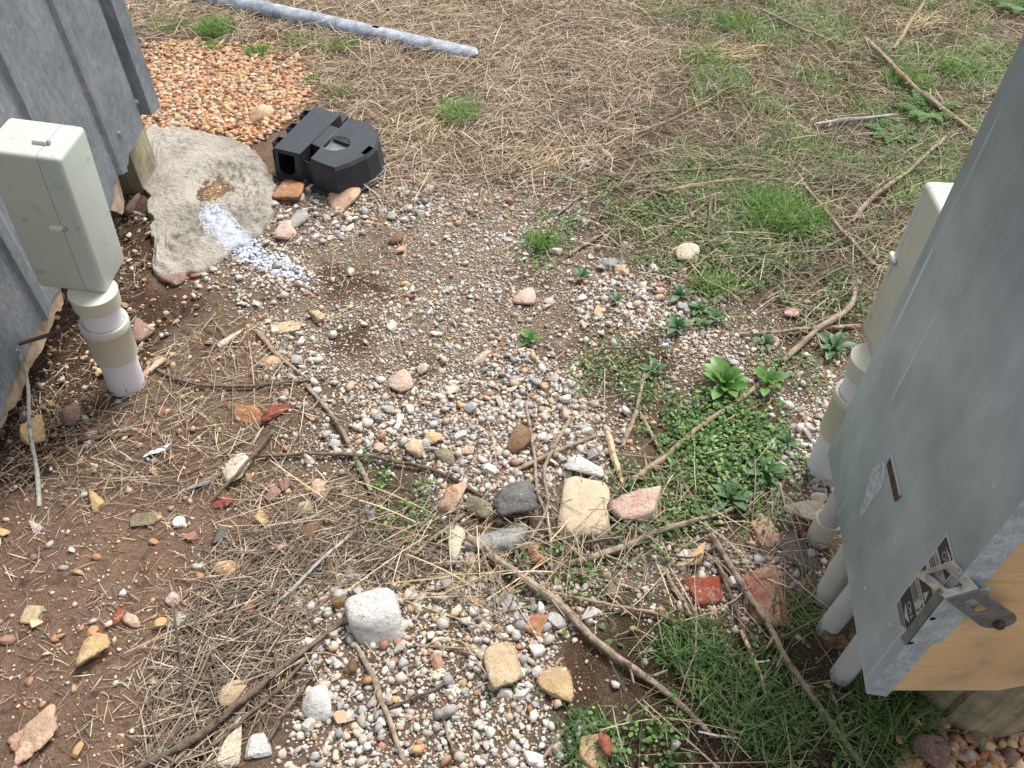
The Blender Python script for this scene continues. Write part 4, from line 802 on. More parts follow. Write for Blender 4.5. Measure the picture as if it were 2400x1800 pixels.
# ------------------------------------------------------------------ sticks
TW = [
 ([(1012, 1160), (1075, 1212), (1150, 1262), (1230, 1322), (1300, 1390), (1400, 1462), (1480, 1530), (1540, 1592)], 25, 14, 'bark_grey', 'thick peeling branch reaching from the grey rock to the grass', .012),
 ([(1538, 1155), (1600, 1260), (1650, 1345), (1700, 1430), (1770, 1530), (1868, 1660)], 15, 17, 'bark_grey', 'long branch crossing the mortar smeared brick', .02),
 ([(1228, 1218), (1330, 1190), (1430, 1150), (1585, 1100)], 18, 12, 'bark_grey', 'straight grey branch below the pinkish stone', .012),
 ([(1360, 1042), (1420, 1000), (1500, 935), (1590, 870), (1645, 825)], 16, 12, 'bark_tan', 'bent brown branch running through the clover and rosette', .015),
 ([(1135, 865), (1150, 960), (1160, 1060), (1185, 1130), (1192, 1235)], 9, 9, 'bark_grey', 'slender stick standing beside the tan brown rounded stone', .012),
 ([(1235, 900), (1200, 960), (1170, 1030), (1178, 1100), (1118, 1212)], 10, 8, 'bark_grey', 'kinked stick crossing the slate rock', .02),
 ([(1120, 1014), (1200, 975), (1285, 942)], 13, 9, 'bark_tan', 'shredded stick behind the white stone', .01), ([(1312, 935), (1328, 990), (1345, 1045)], 20, 12, 'wood_pale', 'pale splintered piece of wood beside the white stone', .006),
 ([(1398, 790), (1372, 880), (1345, 965)], 9, 13, 'bark_grey', 'grey stick with a split end beside dark green weeds', .012), ([(1382, 890), (1420, 960), (1470, 1030), (1532, 1145)], 9, 10, 'bark_tan', 'thin brown stick under the bent branch', .003),
 ([(1600, 722), (1700, 718), (1858, 704)], 9, 13, 'bark_grey', 'straight stick pointing at the cream box', .012), ([(1850, 600), (1838, 660), (1765, 712), (1688, 782)], 13, 16, 'bark_grey', 'frayed stick crossing the straight one by the cream box', .02),
 ([(658, 828), (720, 900), (762, 970), (802, 1062)], 10, 13, 'bark_grey', 'curved stick at the left edge of the coarse gravel', .008), ([(555, 714), (590, 756), (642, 802)], 16, 9, 'bark_tan', 'short thick tan stick on the soil left of the gravel', .004),
 ([(325, 775), (350, 805), (440, 834), (560, 832), (702, 818)], 8, 9, 'bark_dark', 'long dark twig running from the left pipe to the gravel', .008), ([(548, 985), (700, 984), (850, 1000), (950, 1020), (1042, 1072)], 8, 11, 'bark_dark', 'long brown twig across the lower edge of the gravel', .012),
 ([(68, 976), (150, 955), (285, 938)], 11, 8, 'bark_dark', 'dark twig beside the yellowish broken stone', .004), 
 ([(300, 1658), (430, 1590), (530, 1510), (640, 1420), (742, 1340)], 20, 13, 'bark_dark', 'thick dark branch lying along the straw pile', .02), ([(352, 1655), (450, 1618), (560, 1530), (690, 1390), (720, 1340)], 12, 8, 'bark_dark', 'thinner dark branch beside the thick one in the straw', .014),
 ([(588, 1312), (690, 1220), (775, 1138)], 10, 8, 'bark_ash', 'blue grey twig lying on the straw pile', .018), ([(770, 1395), (800, 1452), (830, 1530), (872, 1645)], 15, 12, 'bark_grey', 'grey brown stick below the large white stone', .008),
 ([(1868, 82), (1940, 150), (2020, 220), (2118, 298)], 11, 14, 'bark_tan', 'long tan branch in the grass reaching the steel cabinet', .04), ([(1930, 106), (1965, 60), (1998, 0)], 11, 8, 'bark_tan', 'tan stick with a frayed root beside the long tan branch', .02),
 ([(1762, 269), (1850, 258), (1945, 247)], 13, 9, 'bark_ash', 'whitish grey stick in the green grass', .03), ([(1438, 413), (1540, 395), (1668, 376)], 15, 10, 'bark_tan', 'cut tan stick at the foot of the dry grass', .015),
 ([(1300, 380), (1560, 365), (1720, 373)], 7, 6, 'bark_grey', 'long thin grey stem above the cut tan stick', .03), ([(1398, 527), (1470, 480), (1562, 413)], 8, 6, 'bark_grey', 'thin twig slanting over the clover', .012),
 ([(1562, 390), (1532, 440), (1530, 528)], 8, 6, 'bark_dark', 'dark curved twig rising from the clover', .03), ([(1720, 380), (1780, 450), (1840, 520), (1902, 588)], 8, 11, 'bark_grey', 'grey twig slanting down to the cream box', .03),
 ([(1840, 480), (1880, 430), (1940, 380), (2010, 320), (2085, 272)], 12, 7, 'bark_grey', 'knotty grey branch behind the cream box', .03), ([(1198, 467), (1250, 430), (1312, 398)], 8, 7, 'bark_grey', 'short twig at the lower edge of the dry grass', .008),
 ([(1228, 552), (1260, 530), (1310, 498)], 9, 7, 'bark_grey', 'twig lying over the gravel beside the clover', .006), ([(1600, 1362), (1640, 1450), (1674, 1558)], 10, 9, 'wood_pale', 'peeled cream stick in the green grass', .02),
 ([(1188, 1280), (1330, 1308), (1430, 1330), (1512, 1372)], 9, 7, 'bark_tan', 'slender tan stem running under the thick branch', .015), ([(1440, 1238), (1480, 1320), (1522, 1385)], 11, 8, 'bark_tan', 'tan stick left of the red brick', .006),
 ([(592, 928), (530, 1005), (455, 1082)], 7, 10, 'bark_dark', 'thin dark twig across the cream stone', .03), ([(848, 1232), (920, 1180), (1004, 1108)], 9, 10, 'bark_grey', 'grey stick ending at the orange and white stone', .012),
 ([(1788, 1470), (1812, 1540), (1832, 1645)], 9, 9, 'bark_grey', 'grey stem in front of the near conduit', .012), ([(1262, 1172), (1320, 1160), (1388, 1100)], 9, 6, 'bark_dark', 'short dark twig resting on the pinkish white stone', .03),
 ([(1168, 1645), (1232, 1560)], 9, 8, 'bark_grey', 'short stick on the bare soil beside the grass', .006), ([(955, 1545), (988, 1652)], 7, 8, 'bark_grey', 'short stick in the lower gravel', .006), ([(1478, 455), (1550, 500), (1602, 542)], 8, 6, 'bark_grey', 'twig slanting across the clover under the thin stem', .012),
 ([(1540, 1190), (1580, 1290), (1612, 1382)], 11, 9, 'bark_dark', 'dark stick along the side of the mortar smeared brick', .012), ([(1340, 300), (1450, 260), (1560, 200)], 6, 5, 'bark_tan', 'thin bent dry stem in the dead grass', .03),
 ([(1720, 1152), (1760, 1130), (1800, 1085)], 9, 10, 'rust_wire', 'bundle of rusty brown wire at the conduits', .02), ([(1730, 1138), (1770, 1128), (1810, 1112)], 6, 7, 'rust_wire', 'strand of rusty wire touching the flat cream slab', .012),
 ([(1590, 1165), (1700, 1208), (1790, 1290)], 6, 5, 'bark_dark', 'thin stem over the flat grey rock by the conduits', .02), ([(1640, 20), (1700, 45), (1800, 90)], 8, 5, 'bark_grey', 'grey stem in the grass near the top of the clearing', .03),
 ([(580, 1600), (640, 1500), (700, 1425)], 8, 6, 'bark_dark', 'dark twig beside the white grey stone with a sprig', .02), ([(1050, 1420), (960, 1400), (880, 1395)], 9, 6, 'bark_grey', 'grey stalk lying below the large white stone', .008),
 ([(1330, 590), (1240, 600), (1150, 500)], 3, 3, 'bark_tan', 'wiry dry stem curling over the gravel', .02), ([(840, 1530), (930, 1490), (1010, 1440)], 9, 6, 'bark_dark', 'dark twig across the lower gravel', .01),
 ([(1130, 1230), (1112, 1180), (1140, 1120)], 11, 8, 'bark_dark', 'stick wedged beside the bright orange stone', .015), ([(1420, 1195), (1500, 1200), (1560, 1170)], 6, 6, 'bark_dark', 'dark thin twig over the yellow porous stone', .03)]
def stick(pts, w0, w1, mat, label, lift, seed):
    n = max(10, int(sum(math.hypot(b[0] - a[0], b[1] - a[1]) for a, b in zip(pts[:-1], pts[1:])) / 14))
    sp = spline(pts, n); r = np.random.default_rng(seed); sp[1:-1] += np.cumsum(r.normal(size=(n - 2, 2)) * 1.1, 0) * np.hanning(n - 2)[:, None]; P = []; R = []
    for i, (x, y) in enumerate(sp):
        t = i / (n - 1); wpx = (w0 * (1 - t) + w1 * t) * K * .86; q = at(x * K, y * K); mpp = float((q - np.array([0, 0, H])) @ FW) / F
        rr = wpx * mpp / 2; g = atg(x * K, y * K, rr + lift * (.35 + .65 * math.sin(math.pi * min(1, t * 1.1)))); P.append(g); R.append(rr * (1 + .22 * (r.random() - .5)) * (1 if 0 < i < n - 1 else .7))
    P = np.array(P); V, Fc = tube(P, R, 9, .22, seed)
    bm = bmesh.new(); vs = [bm.verts.new(v) for v in V]; 
    for f in Fc: bm.faces.new([vs[i] for i in f])
    if n > 14 and max(w0, w1) > 10:                       # broken side twigs
        for k in range(3):
            i = int(r.integers(3, n - 3)); dr = (P[i + 1] - P[i]); dr /= np.linalg.norm(dr); sd_ = np.cross(dr, [0, 0, 1]) * (1 if r.random() < .5 else -1)
            L = r.uniform(.015, .05); q = [P[i], P[i] + (dr * .6 + sd_ * .7 + np.array([0, 0, .15])) * L * .5, P[i] + (dr * .7 + sd_ * .9 + np.array([0, 0, .25])) * L]
            V2, F2 = tube(q, [R[i] * .5, R[i] * .4, R[i] * .25], 6); v2 = [bm.verts.new(v) for v in V2]
            for f in F2: bm.faces.new([v2[j] for j in f])
    for f in bm.faces: f.smooth = True
    o = wobj('rusty_wire' if mat == 'rust_wire' else 'stick', bm, MAT[mat]); tag(o, label, 'wire' if mat == 'rust_wire' else 'stick', 'sticks lying on the ground' if mat != 'rust_wire' else None); return o
for i, t in enumerate(TW): stick(*t, seed=500 + i)
# grey stick leaning on the shed wall
lp = spline([atg(92, 1188), atg(87, 1110, .02), at(70, 1010, .10), onplane(64, 890, (WX + .01, 0, 0), (1, 0, 0)), onplane(40, 820, (WX + .012, 0, 0), (1, 0, 0))], 26)
V, Fc = tube(lp, np.linspace(.0062, .0045, 26), 8, .15, 3); o = wobj('stick', V, MAT['bark_ash'], None, Fc, smooth=True); tag(o, 'pale ash grey stick leaning against the shed wall', 'stick')

# ------------------------------------------------------------------ small litter
g = atg(388 * K, 1130 * K); bm = bmesh.new(); nn = 40; rr = .0165
prof = [(.0001, .008), (.72, .0085), (.86, .0075), (.94, .004), (1.0, .0005)]
rg = [[bm.verts.new((rr * (q if k < 3 else q * (1 + .05 * math.cos(20 * a))) * math.cos(a), rr * (q if k < 3 else q * (1 + .05 * math.cos(20 * a))) * math.sin(a), z)) for a in np.linspace(0, 2 * math.pi, nn, endpoint=False)] for k, (q, z) in enumerate(prof)]
for a, bq in zip(rg[:-1], rg[1:]):
    for i in range(nn): bm.faces.new((a[i], bq[i], bq[(i + 1) % nn], a[(i + 1) % nn]))
me = bpy.data.meshes.new('bottle_cap'); bm.to_mesh(me); bm.free(); o = mobj('bottle_cap', me, MAT['white_litter'], loc=(g[0], g[1], g[2] + .004)); o.rotation_euler = (.1, -.08, 0); tag(o, 'round white bottle cap on the brown soil', 'bottle cap')
g = atg(340 * K, 975 * K, .008); V = []; 
for j in range(5):
    for i in range(9): V.append((g[0] + (i - 4) * .0065 + (j - 2) * .003, g[1] + (j - 2) * .006 + (i - 4) * .003, g[2] + .008 * vnoise(i, j, .8)))
o = wobj('foil_wrapper', V, MAT['white_litter'], None, [(j * 9 + i, j * 9 + i + 1, j * 9 + i + 10, j * 9 + i + 9) for j in range(4) for i in range(8)], solid=.0006); tag(o, 'crumpled scrap of white and silver wrapper on the straw', 'wrapper')
for (a, bq, lab) in (((1626, 1429), (1662, 1427), 'short white plastic straw piece in the grass'), ((1508, 1580), (1592, 1594), 'longer white plastic strip in the grass under the thick branch')):
    P = spline([atg(a[0] * K, a[1] * K, .02), atg((a[0] + bq[0]) / 2 * K, (a[1] + bq[1]) / 2 * K + 2, .02), atg(bq[0] * K, bq[1] * K, .018)], 8); V, Fc = tube(P, np.full(8, .0022), 8); o = wobj('plastic_straw', V, MAT['white_litter'], None, Fc, smooth=True); tag(o, lab, 'plastic straw')
m, n, b = newmat('leaf_red', .6); c = mixc(n, noise_fac(n, 60, .4, .6, 4), lin(112, 50, 42), lin(146, 84, 62)); n.links.new(c, b.inputs['Base Color'])
g = atg(1302 * K, 1608 * K, .035); V = []; Fq = []
for j in range(7):
    t = j / 6; wl = .014 * math.sin(math.pi * (t * .92 + .05))
    for s in (-1, 0, 1): V.append((g[0] + s * wl + .01 * t, g[1] + .05 * (.5 - t), g[2] + abs(s) * .004 + .006 * math.sin(3 * t)))
for j in range(6):
    for s in range(2): a = j * 3 + s; Fq.append((a, a + 1, a + 4, a + 3))
o = wobj('dead_leaf', V, MAT['leaf_red'], None, Fq, smooth=True, solid=.0005); tag(o, 'dead red leaf lying on the orange and yellow stone', 'leaf')
stone(478, 1156, 26, 40, 'rock_slate', 'blue grey broken shell like stone right of the bottle cap', 401, 'j', None, .4)

# ------------------------------------------------------------------ weeds with single leaves
def leaf_mesh(name, L, W, curl, tip=.6):
    V = []; Fq = []; n = 8
    for j in range(n + 1):
        t = j / n; wv = W * (math.sin(math.pi * min(1, t ** tip)) ** .8) * .5 + .0012; y = L * t; z = curl[0] * L * t - curl[1] * L * t * t
        for s in (-1, 0, 1): V.append((s * wv, y, z + abs(s) * wv * .35))
    for j in range(n):
        for s in range(2): a = j * 3 + s; Fq.append((a, a + 1, a + 4, a + 3))
    return npmesh(name, np.array(V), np.array(Fq), None, True)
LM = {'big': leaf_mesh('leaf', .095, .034, (.75, .45), 1.5), 'mid': leaf_mesh('leaf', .055, .018, (.5, .4), 1.4), 'small': leaf_mesh('leaf', .034, .012, (.45, .35), 1.3)}
def rosette(x, y, kind, nlf, label, mat, seed, sc=1.0):
    r = np.random.default_rng(seed); g = atg(x * K, y * K); o = empty('rosette_weed', g); tag(o, label, 'weed', 'rosette weeds in the gravel')
    src = LM[kind]; me = src.copy(); me.materials.clear(); me.materials.append(MAT[mat])
    for i in range(nlf):
        lf_ = bpy.data.objects.new('leaf', me); a = i * 2.399 + r.normal() * .2; k = i / nlf; s = sc * (1.05 - .45 * k) * r.uniform(.85, 1.1)
        lf_.scale = (s, s, s); lf_.rotation_euler = (.05 + .75 * k + r.normal() * .08, r.normal() * .15, a); lf_.location = (0, 0, .003 + .006 * k); link(lf_, o)
rosette(1562, 842, 'big', 15, 'largest bright green rosette weed with broad leaves beside the bent branch', 'leaf', 1, 1.0)
rosette(1655, 838, 'big', 9, 'bright green broad leaved weed between the big rosette and the conduits', 'leaf', 2, .8)
rosette(1145, 738, 'mid', 9, 'small bright green weed alone in the middle of the gravel', 'leaf', 3, 1.0)
for i, (x, y, s, lab) in enumerate([(1330, 652, 1.0, 'dark green rosette between the gravel and the clover'), (1468, 641, 1.1, 'dark green rosette below the cream boulder'), (1508, 672, .9, 'small dark rosette touching a larger one below the cream boulder'), (1462, 712, 1.0, 'dark rosette beside reddish bare soil'), (1512, 706, .9, 'dark rosette above the bare reddish soil patch'), (1545, 692, 1.0, 'pointed leaved rosette at the edge of the right gravel'), (1652, 745, .9, 'rosette beside the tan stone and frayed stick'), (1800, 758, 1.2, 'rosette growing by the foot of the cream box'), (1408, 806, 1.2, 'dark rosette above the grey split stick'), (1258, 602, 1.0, 'small rosette beside the flat grey stone'), (1575, 1082, 1.3, 'leafy weed at the end of the straight grey branch'), (1650, 1030, 1.2, 'leafy dark weed beside the conduits gravel'), (1700, 960, 1.0, 'leafy weed at the right edge of the clover')]):
    rosette(x, y, 'mid', 8 + i % 4, lab, 'leaf_dark', 20 + i, s * (.8 + .1 * (i % 4)))
# ferny weeds
def ferny(x, y, R, label, seed):
    r = np.random.default_rng(seed); g = atg(x * K, y * K); o = empty('ferny_weed', g); tag(o, label, 'weed', 'ferny weeds in the grass')
    for i in range(13):
        a = i * 2.4 + r.normal() * .2; L = R * r.uniform(.7, 1.1); V = []; Fc = []; colr = np.array(lin(98, 138, 70)) * r.uniform(.7, 1.15)
        for k in range(26):
            t = (k + 1) / 26; bx = L * t; bz = L * (.8 * t - .55 * t * t); wl = L * .17 * math.sin(math.pi * (t * .9 + .08))
            for s in (-1, 1):
                for m_ in range(5):
                    f0 = (m_ + .3) / 5; c0 = (bx + wl * .3 * f0, s * wl * f0, bz + r.normal() * .003); dx, dy = .0045, .0035; b0 = len(V)
                    V += [(c0[0] - dx, c0[1], c0[2]), (c0[0], c0[1] - dy, c0[2] + .002), (c0[0] + dx, c0[1], c0[2]), (c0[0], c0[1] + dy, c0[2] + .002)]; Fc.append((b0, b0 + 1, b0 + 2, b0 + 3))
        V = np.array(V); ca, sa = math.cos(a), math.sin(a); V = np.stack([V[:, 0] * ca - V[:, 1] * sa, V[:, 0] * sa + V[:, 1] * ca, V[:, 2]], 1)
        mobj('frond', npmesh('frond', V, np.array(Fc), np.tile(colr, (len(V), 1))), MAT['blade'], o)
ferny(1995, 250, .17, 'bright green ferny weed under the long tan branch', 1); ferny(1920, 300, .12, 'smaller ferny weed beside the whitish grey stick', 2); ferny(2195, 25, .2, 'ferny weed in the grass past the end of the cabinet', 3)

# ------------------------------------------------------------------ ribbons: straw, grass
def ribbons(P, W, S, colr):
    n, k, _ = P.shape; V = np.stack([P - S[:, None] * W[..., None] / 2, P + S[:, None] * W[..., None] / 2], 2).reshape(-1, 3)
    b0 = (np.arange(n) * 2 * k)[:, None]; i = (np.arange(k - 1) * 2)[None]; F_ = np.stack([b0 + i, b0 + i + 1, b0 + i + 3, b0 + i + 2], -1).reshape(-1, 4)
    return V, F_, np.repeat(colr, 2 * k, 0)
def straws(x, y, Lr, zr, wr, pal, heading=None, k=5, spread=.5):
    n = len(x); th = rng.uniform(0, 2 * np.pi, n) if heading is None else heading + rng.normal(size=n) * spread; L = rng.uniform(*Lr, n); cur = rng.normal(size=n) * np.where(rng.random(n) < .10, 1.0, .14); t = np.linspace(-.5, .5, k)[None]
    ang = th[:, None] + cur[:, None] * t * .6; X_ = x[:, None] + np.cos(ang) * t * L[:, None]; Y_ = y[:, None] + np.sin(ang) * t * L[:, None]
    z0 = rng.uniform(*zr, n) ** 1; Zz = gh(X_, Y_) + .002 + z0[:, None] * (1.0 - 1.3 * t ** 2 * rng.uniform(.0, 1, n)[:, None]) + rng.normal(size=n)[:, None] * .15 * t * L[:, None]
    Zz = np.maximum(Zz, gh(X_, Y_) + .001)
    W = rng.uniform(*wr, n)[:, None] * (1 - .5 * np.abs(t) * 1.2); sv_ = np.stack([-np.sin(th), np.cos(th), rng.normal(size=n) * .6], 1); sv_ /= np.linalg.norm(sv_, axis=1)[:, None]
    pal = np.array(pal); cc = pal[rng.integers(0, len(pal), n)] * rng.uniform(.7, 1.2, n)[:, None]
    return ribbons(np.stack([X_, Y_, Zz], 2), W, sv_, cc)
def blades(x, y, Lr, wr, pal, lean=(.3, .9), k=5):
    n = len(x); th = rng.uniform(0, 2 * np.pi, n); L = rng.uniform(*Lr, n); ln = rng.uniform(*lean, n); t = np.linspace(0, 1, k)[None]
    hx = L[:, None] * (ln[:, None] * .45 * t + ln[:, None] * .55 * t ** 2); hz = L[:, None] * (t * (1 - .25 * ln[:, None]) - .45 * ln[:, None] * t ** 2)
    X_ = x[:, None] + np.cos(th)[:, None] * hx; Y_ = y[:, None] + np.sin(th)[:, None] * hx; Zz = np.maximum(gh(x, y)[:, None] - .003 + hz, gh(X_, Y_) - .004)
    W = rng.uniform(*wr, n)[:, None] * (1.02 - t ** 1.6); sv_ = np.stack([-np.sin(th), np.cos(th), np.zeros(n)], 1); pal = np.array(pal); cc = pal[rng.integers(0, len(pal), n)] * rng.uniform(.75, 1.25, n)[:, None]
    return ribbons(np.stack([X_, Y_, Zz], 2), W, sv_, cc)
def joinr(parts):
    V = []; Fc = []; c = []; o = 0
    for a, b, d in parts: V.append(a); Fc.append(b + o); c.append(d); o += len(a)
    return np.concatenate(V), np.concatenate(Fc), np.concatenate(c)
def clear(x, y, pad=.0):                                  # keep scatter out of solid things
    ok = np.ones(len(x), bool)
    ok &= ~((np.hypot(x - LB[0], y - LB[1]) < .05) | (np.hypot(x - RB[0], y - RB[1]) < .05) | (np.hypot(x - pc[0], y - pc[1]) < .148))
    th = np.arctan2(y - cen[1], x - cen[0]) % (2 * np.pi); rr_ = np.interp(th, ang, rad, period=2 * np.pi); ok &= np.hypot(x - cen[0], y - cen[1]) > rr_ * (.95 - pad)
    u, v = proj(x, y); ok &= sdf([(q[0] / K, q[1] / K) for q in ((640, 400), (720, 300), (790, 300), (860, 320), (876, 370), (860, 415), (784, 440), (705, 428))], u, v) > 0
    return ok
def scat(n, fn, area=(-2.6, 2.6, .3, 5.6)):
    x = rng.uniform(area[0], area[1], n); y = rng.uniform(area[2], area[3], n); zf, u, v = zfield(x, y); d = fn(zf, u, v, x, y); k = rng.random(n) < d; k &= clear(x, y)
    k &= (x > -1.9) | (y > 3) ; return x[k], y[k]
STRAW = [lin(206, 188, 161), lin(190, 169, 144), lin(174, 152, 129), lin(152, 130, 109), lin(120, 101, 85), lin(217, 203, 178), lin(164, 145, 126), lin(182, 163, 141), lin(134, 114, 98)]
GREYST = [lin(136, 122, 108), lin(112, 100, 90), lin(156, 142, 124), lin(92, 82, 74), lin(176, 160, 138), lin(140, 130, 118), lin(194, 180, 156)]
YEL = [lin(206, 184, 136), lin(190, 164, 120), lin(212, 194, 152)]
parts = []
x, y = scat(88000, lambda z, u, v, x, y: z['straw'] * np.clip(.45 + 1.2 * fbm(x, y, 3), 0, 1) * (1 - z['red'] * .95), (-2.6, 2.2, 2.4, 5.6)); parts.append(straws(x, y, (.04, .19), (0, .028), (.0014, .0038), STRAW, k=4))
x, y = scat(9000, lambda z, u, v, x, y: z['straw'] * .5 * (1 - z['red'] * .96), (-2.6, 2.4, 2.3, 5.6)); parts.append(straws(x, y, (.10, .28), (.01, .05), (.0016, .0038), STRAW[:2] + STRAW[5:6]))
x, y = scat(62000, lambda z, u, v, x, y: z['strawmix'] * .60 * np.clip(fbm(x, y, 3.5) * 1.8, 0, 1), (-.6, 3.3, .8, 5.6)); parts.append(straws(x, y, (.05, .22), (0, .035), (.0014, .0034), STRAW + GREYST, k=4))
x, y = scat(15000, lambda z, u, v, x, y: z['pile'] * .9, (-1.4, .3, .4, 1.5)); parts.append(straws(x, y, (.04, .17), (0, .018), (.0014, .0032), GREYST + STRAW[3:5], heading=math.radians(35), spread=.75))
x, y = scat(16000, lambda z, u, v, x, y: (z['pile'] * .6 + z['litter'] * .6), (-1.6, .3, .4, 2.2)); parts.append(straws(x, y, (.025, .13), (0, .014), (.0012, .0030), GREYST + STRAW))
x, y = scat(46000, lambda z, u, v, x, y: np.clip(z['soil'] * .65 + z['dark'] * .5 + .02, 0, 1) * np.clip(fbm(x, y, 6) * 2.4 - .5, .08, 1), (-1.6, 1.2, .3, 2.8)); parts.append(straws(x, y, (.010, .06), (0, .006), (.001, .0024), STRAW + GREYST))
x, y = scat(12000, lambda z, u, v, x, y: np.clip(z['gravel'] * .10 + z['grasslow'] * .5 + z['clover'] * .25 + z['red'] * .10, 0, 1), (-1.6, 2.2, .3, 4.2)); parts.append(straws(x, y, (.04, .18), (.004, .035), (.0012, .003), STRAW + GREYST))
x, y = scat(2600, lambda z, u, v, x, y: np.exp(-(((u - 860) / 130) ** 2 + ((v - 610) / 55) ** 2)) * .5 + np.exp(-(((u - 1180) / 160) ** 2 + ((v - 475) / 45) ** 2)) * .4, (-.8, .4, 1.8, 3)); parts.append(straws(x, y, (.05, .16), (.004, .02), (.001, .002), STRAW))
x, y = scat(2600, lambda z, u, v, x, y: np.clip(z['strawmix'] * .5 + z['pile'] * .7 + z['litter'] * .25 + z['grasslow'] * .35, 0, 1) * .45, (-1.4, 2.4, .4, 4.6)); parts.append(straws(x, y, (.14, .42), (.006, .03), (.0024, .0050), GREYST[:2] + GREYST[3:4] + STRAW[1:2]))
for (ux, vy, n, sx, sy, hd) in ((1720, 400, 210, .42, .16, .12), (2080, 330, 80, .25, .25, .7), (1900, 470, 70, .25, .18, .5), (1950, 640, 40, .12, .10, .5), (1600, 60, 90, .4, .3, .2), (1350, 260, 60, .4, .3, .5)):
    c = at(ux, vy); x = c[0] + rng.normal(size=n) * sx; y = c[1] + rng.normal(size=n) * sy; parts.append(straws(x, y, (.14, .5), (.008, .045), (.0018, .0042), GREYST[:4] + GREYST[5:6] + GREYST[3:4], heading=hd, spread=.4))
for (ux, vy, n, hd) in ((1700, 130, 150, .35), (1280, 370, 40, .8), (1690, 1010, 8, .5), (1100, 1330, 8, .5), (1050, 1410, 10, -.15), (860, 1190, 8, -.3), (2150, 60, 80, .8), (1010, 300, 40, 1.2)):
    c = at(ux, vy); x = c[0] + rng.normal(size=n) * .08; y = c[1] + rng.normal(size=n) * .05; parts.append(straws(x, y, (.10, .28), (.008, .03), (.002, .0042), YEL, heading=hd, spread=.35))
x, y = scat(60000, lambda z, u, v, x, y: np.clip(z['straw'] * .8 * (1 - z['red']) + z['strawmix'] * .4, 0, 1) * np.clip((fbm(x + 5, y + 8, 7, 3) - .52) * 7, 0, 1), (-2.6, 3.2, 2.2, 5.6)); parts.append(blades(x, y, (.05, .15), (.0014, .0034), STRAW, (.55, 1.25)))
V, Fc, cc = joinr(parts); o = mobj('dry_straw', npmesh('dry_straw', V, Fc, cc), MAT['scatter']); tag(o, 'matted dry straw and dead grass stems strewn over the ground', 'straw', kind='stuff')
NSTRAW = len(Fc)

GR = [lin(110, 148, 74), lin(128, 164, 86), lin(94, 128, 66), lin(142, 170, 102), lin(154, 172, 118), lin(116, 142, 90)]
GR2 = [lin(80, 114, 60), lin(98, 130, 72), lin(64, 96, 52), lin(112, 140, 84), lin(134, 150, 100)]
parts = []
x, y = scat(110000, lambda z, u, v, x, y: z['green'] * np.clip((fbm(x, y, 3.8, 3) - .42) * 7, .10, 1), (-.2, 3.3, 1.6, 5.6)); parts.append(blades(x, y, (.03, .11), (.002, .0044), GR, (.5, 1.1)))
x, y = scat(20000, lambda z, u, v, x, y: z['grasslow'] * np.clip((fbm(x, y, 8, 3) - .50) * 6, .06, 1) * .55, (-.2, 1.3, .3, 1.4)); parts.append(blades(x, y, (.03, .10), (.0018, .004), GR2, (.4, 1.2)))
x, y = scat(9000, lambda z, u, v, x, y: z['straw'] * (v < 250) * np.clip((fbm(x + 3, y, 2.2, 3) - .50) * 6, 0, 1) * (1 - z['red']), (-2.6, 1.2, 3, 5.8)); parts.append(blades(x, y, (.03, .09), (.0015, .003), GR, (.5, 1.1)))
V, Fc, cc = joinr(parts); o = mobj('grass', npmesh('grass', V, Fc, cc), MAT['blade']); tag(o, 'thin green grass growing through the straw and weeds', 'grass', kind='stuff')
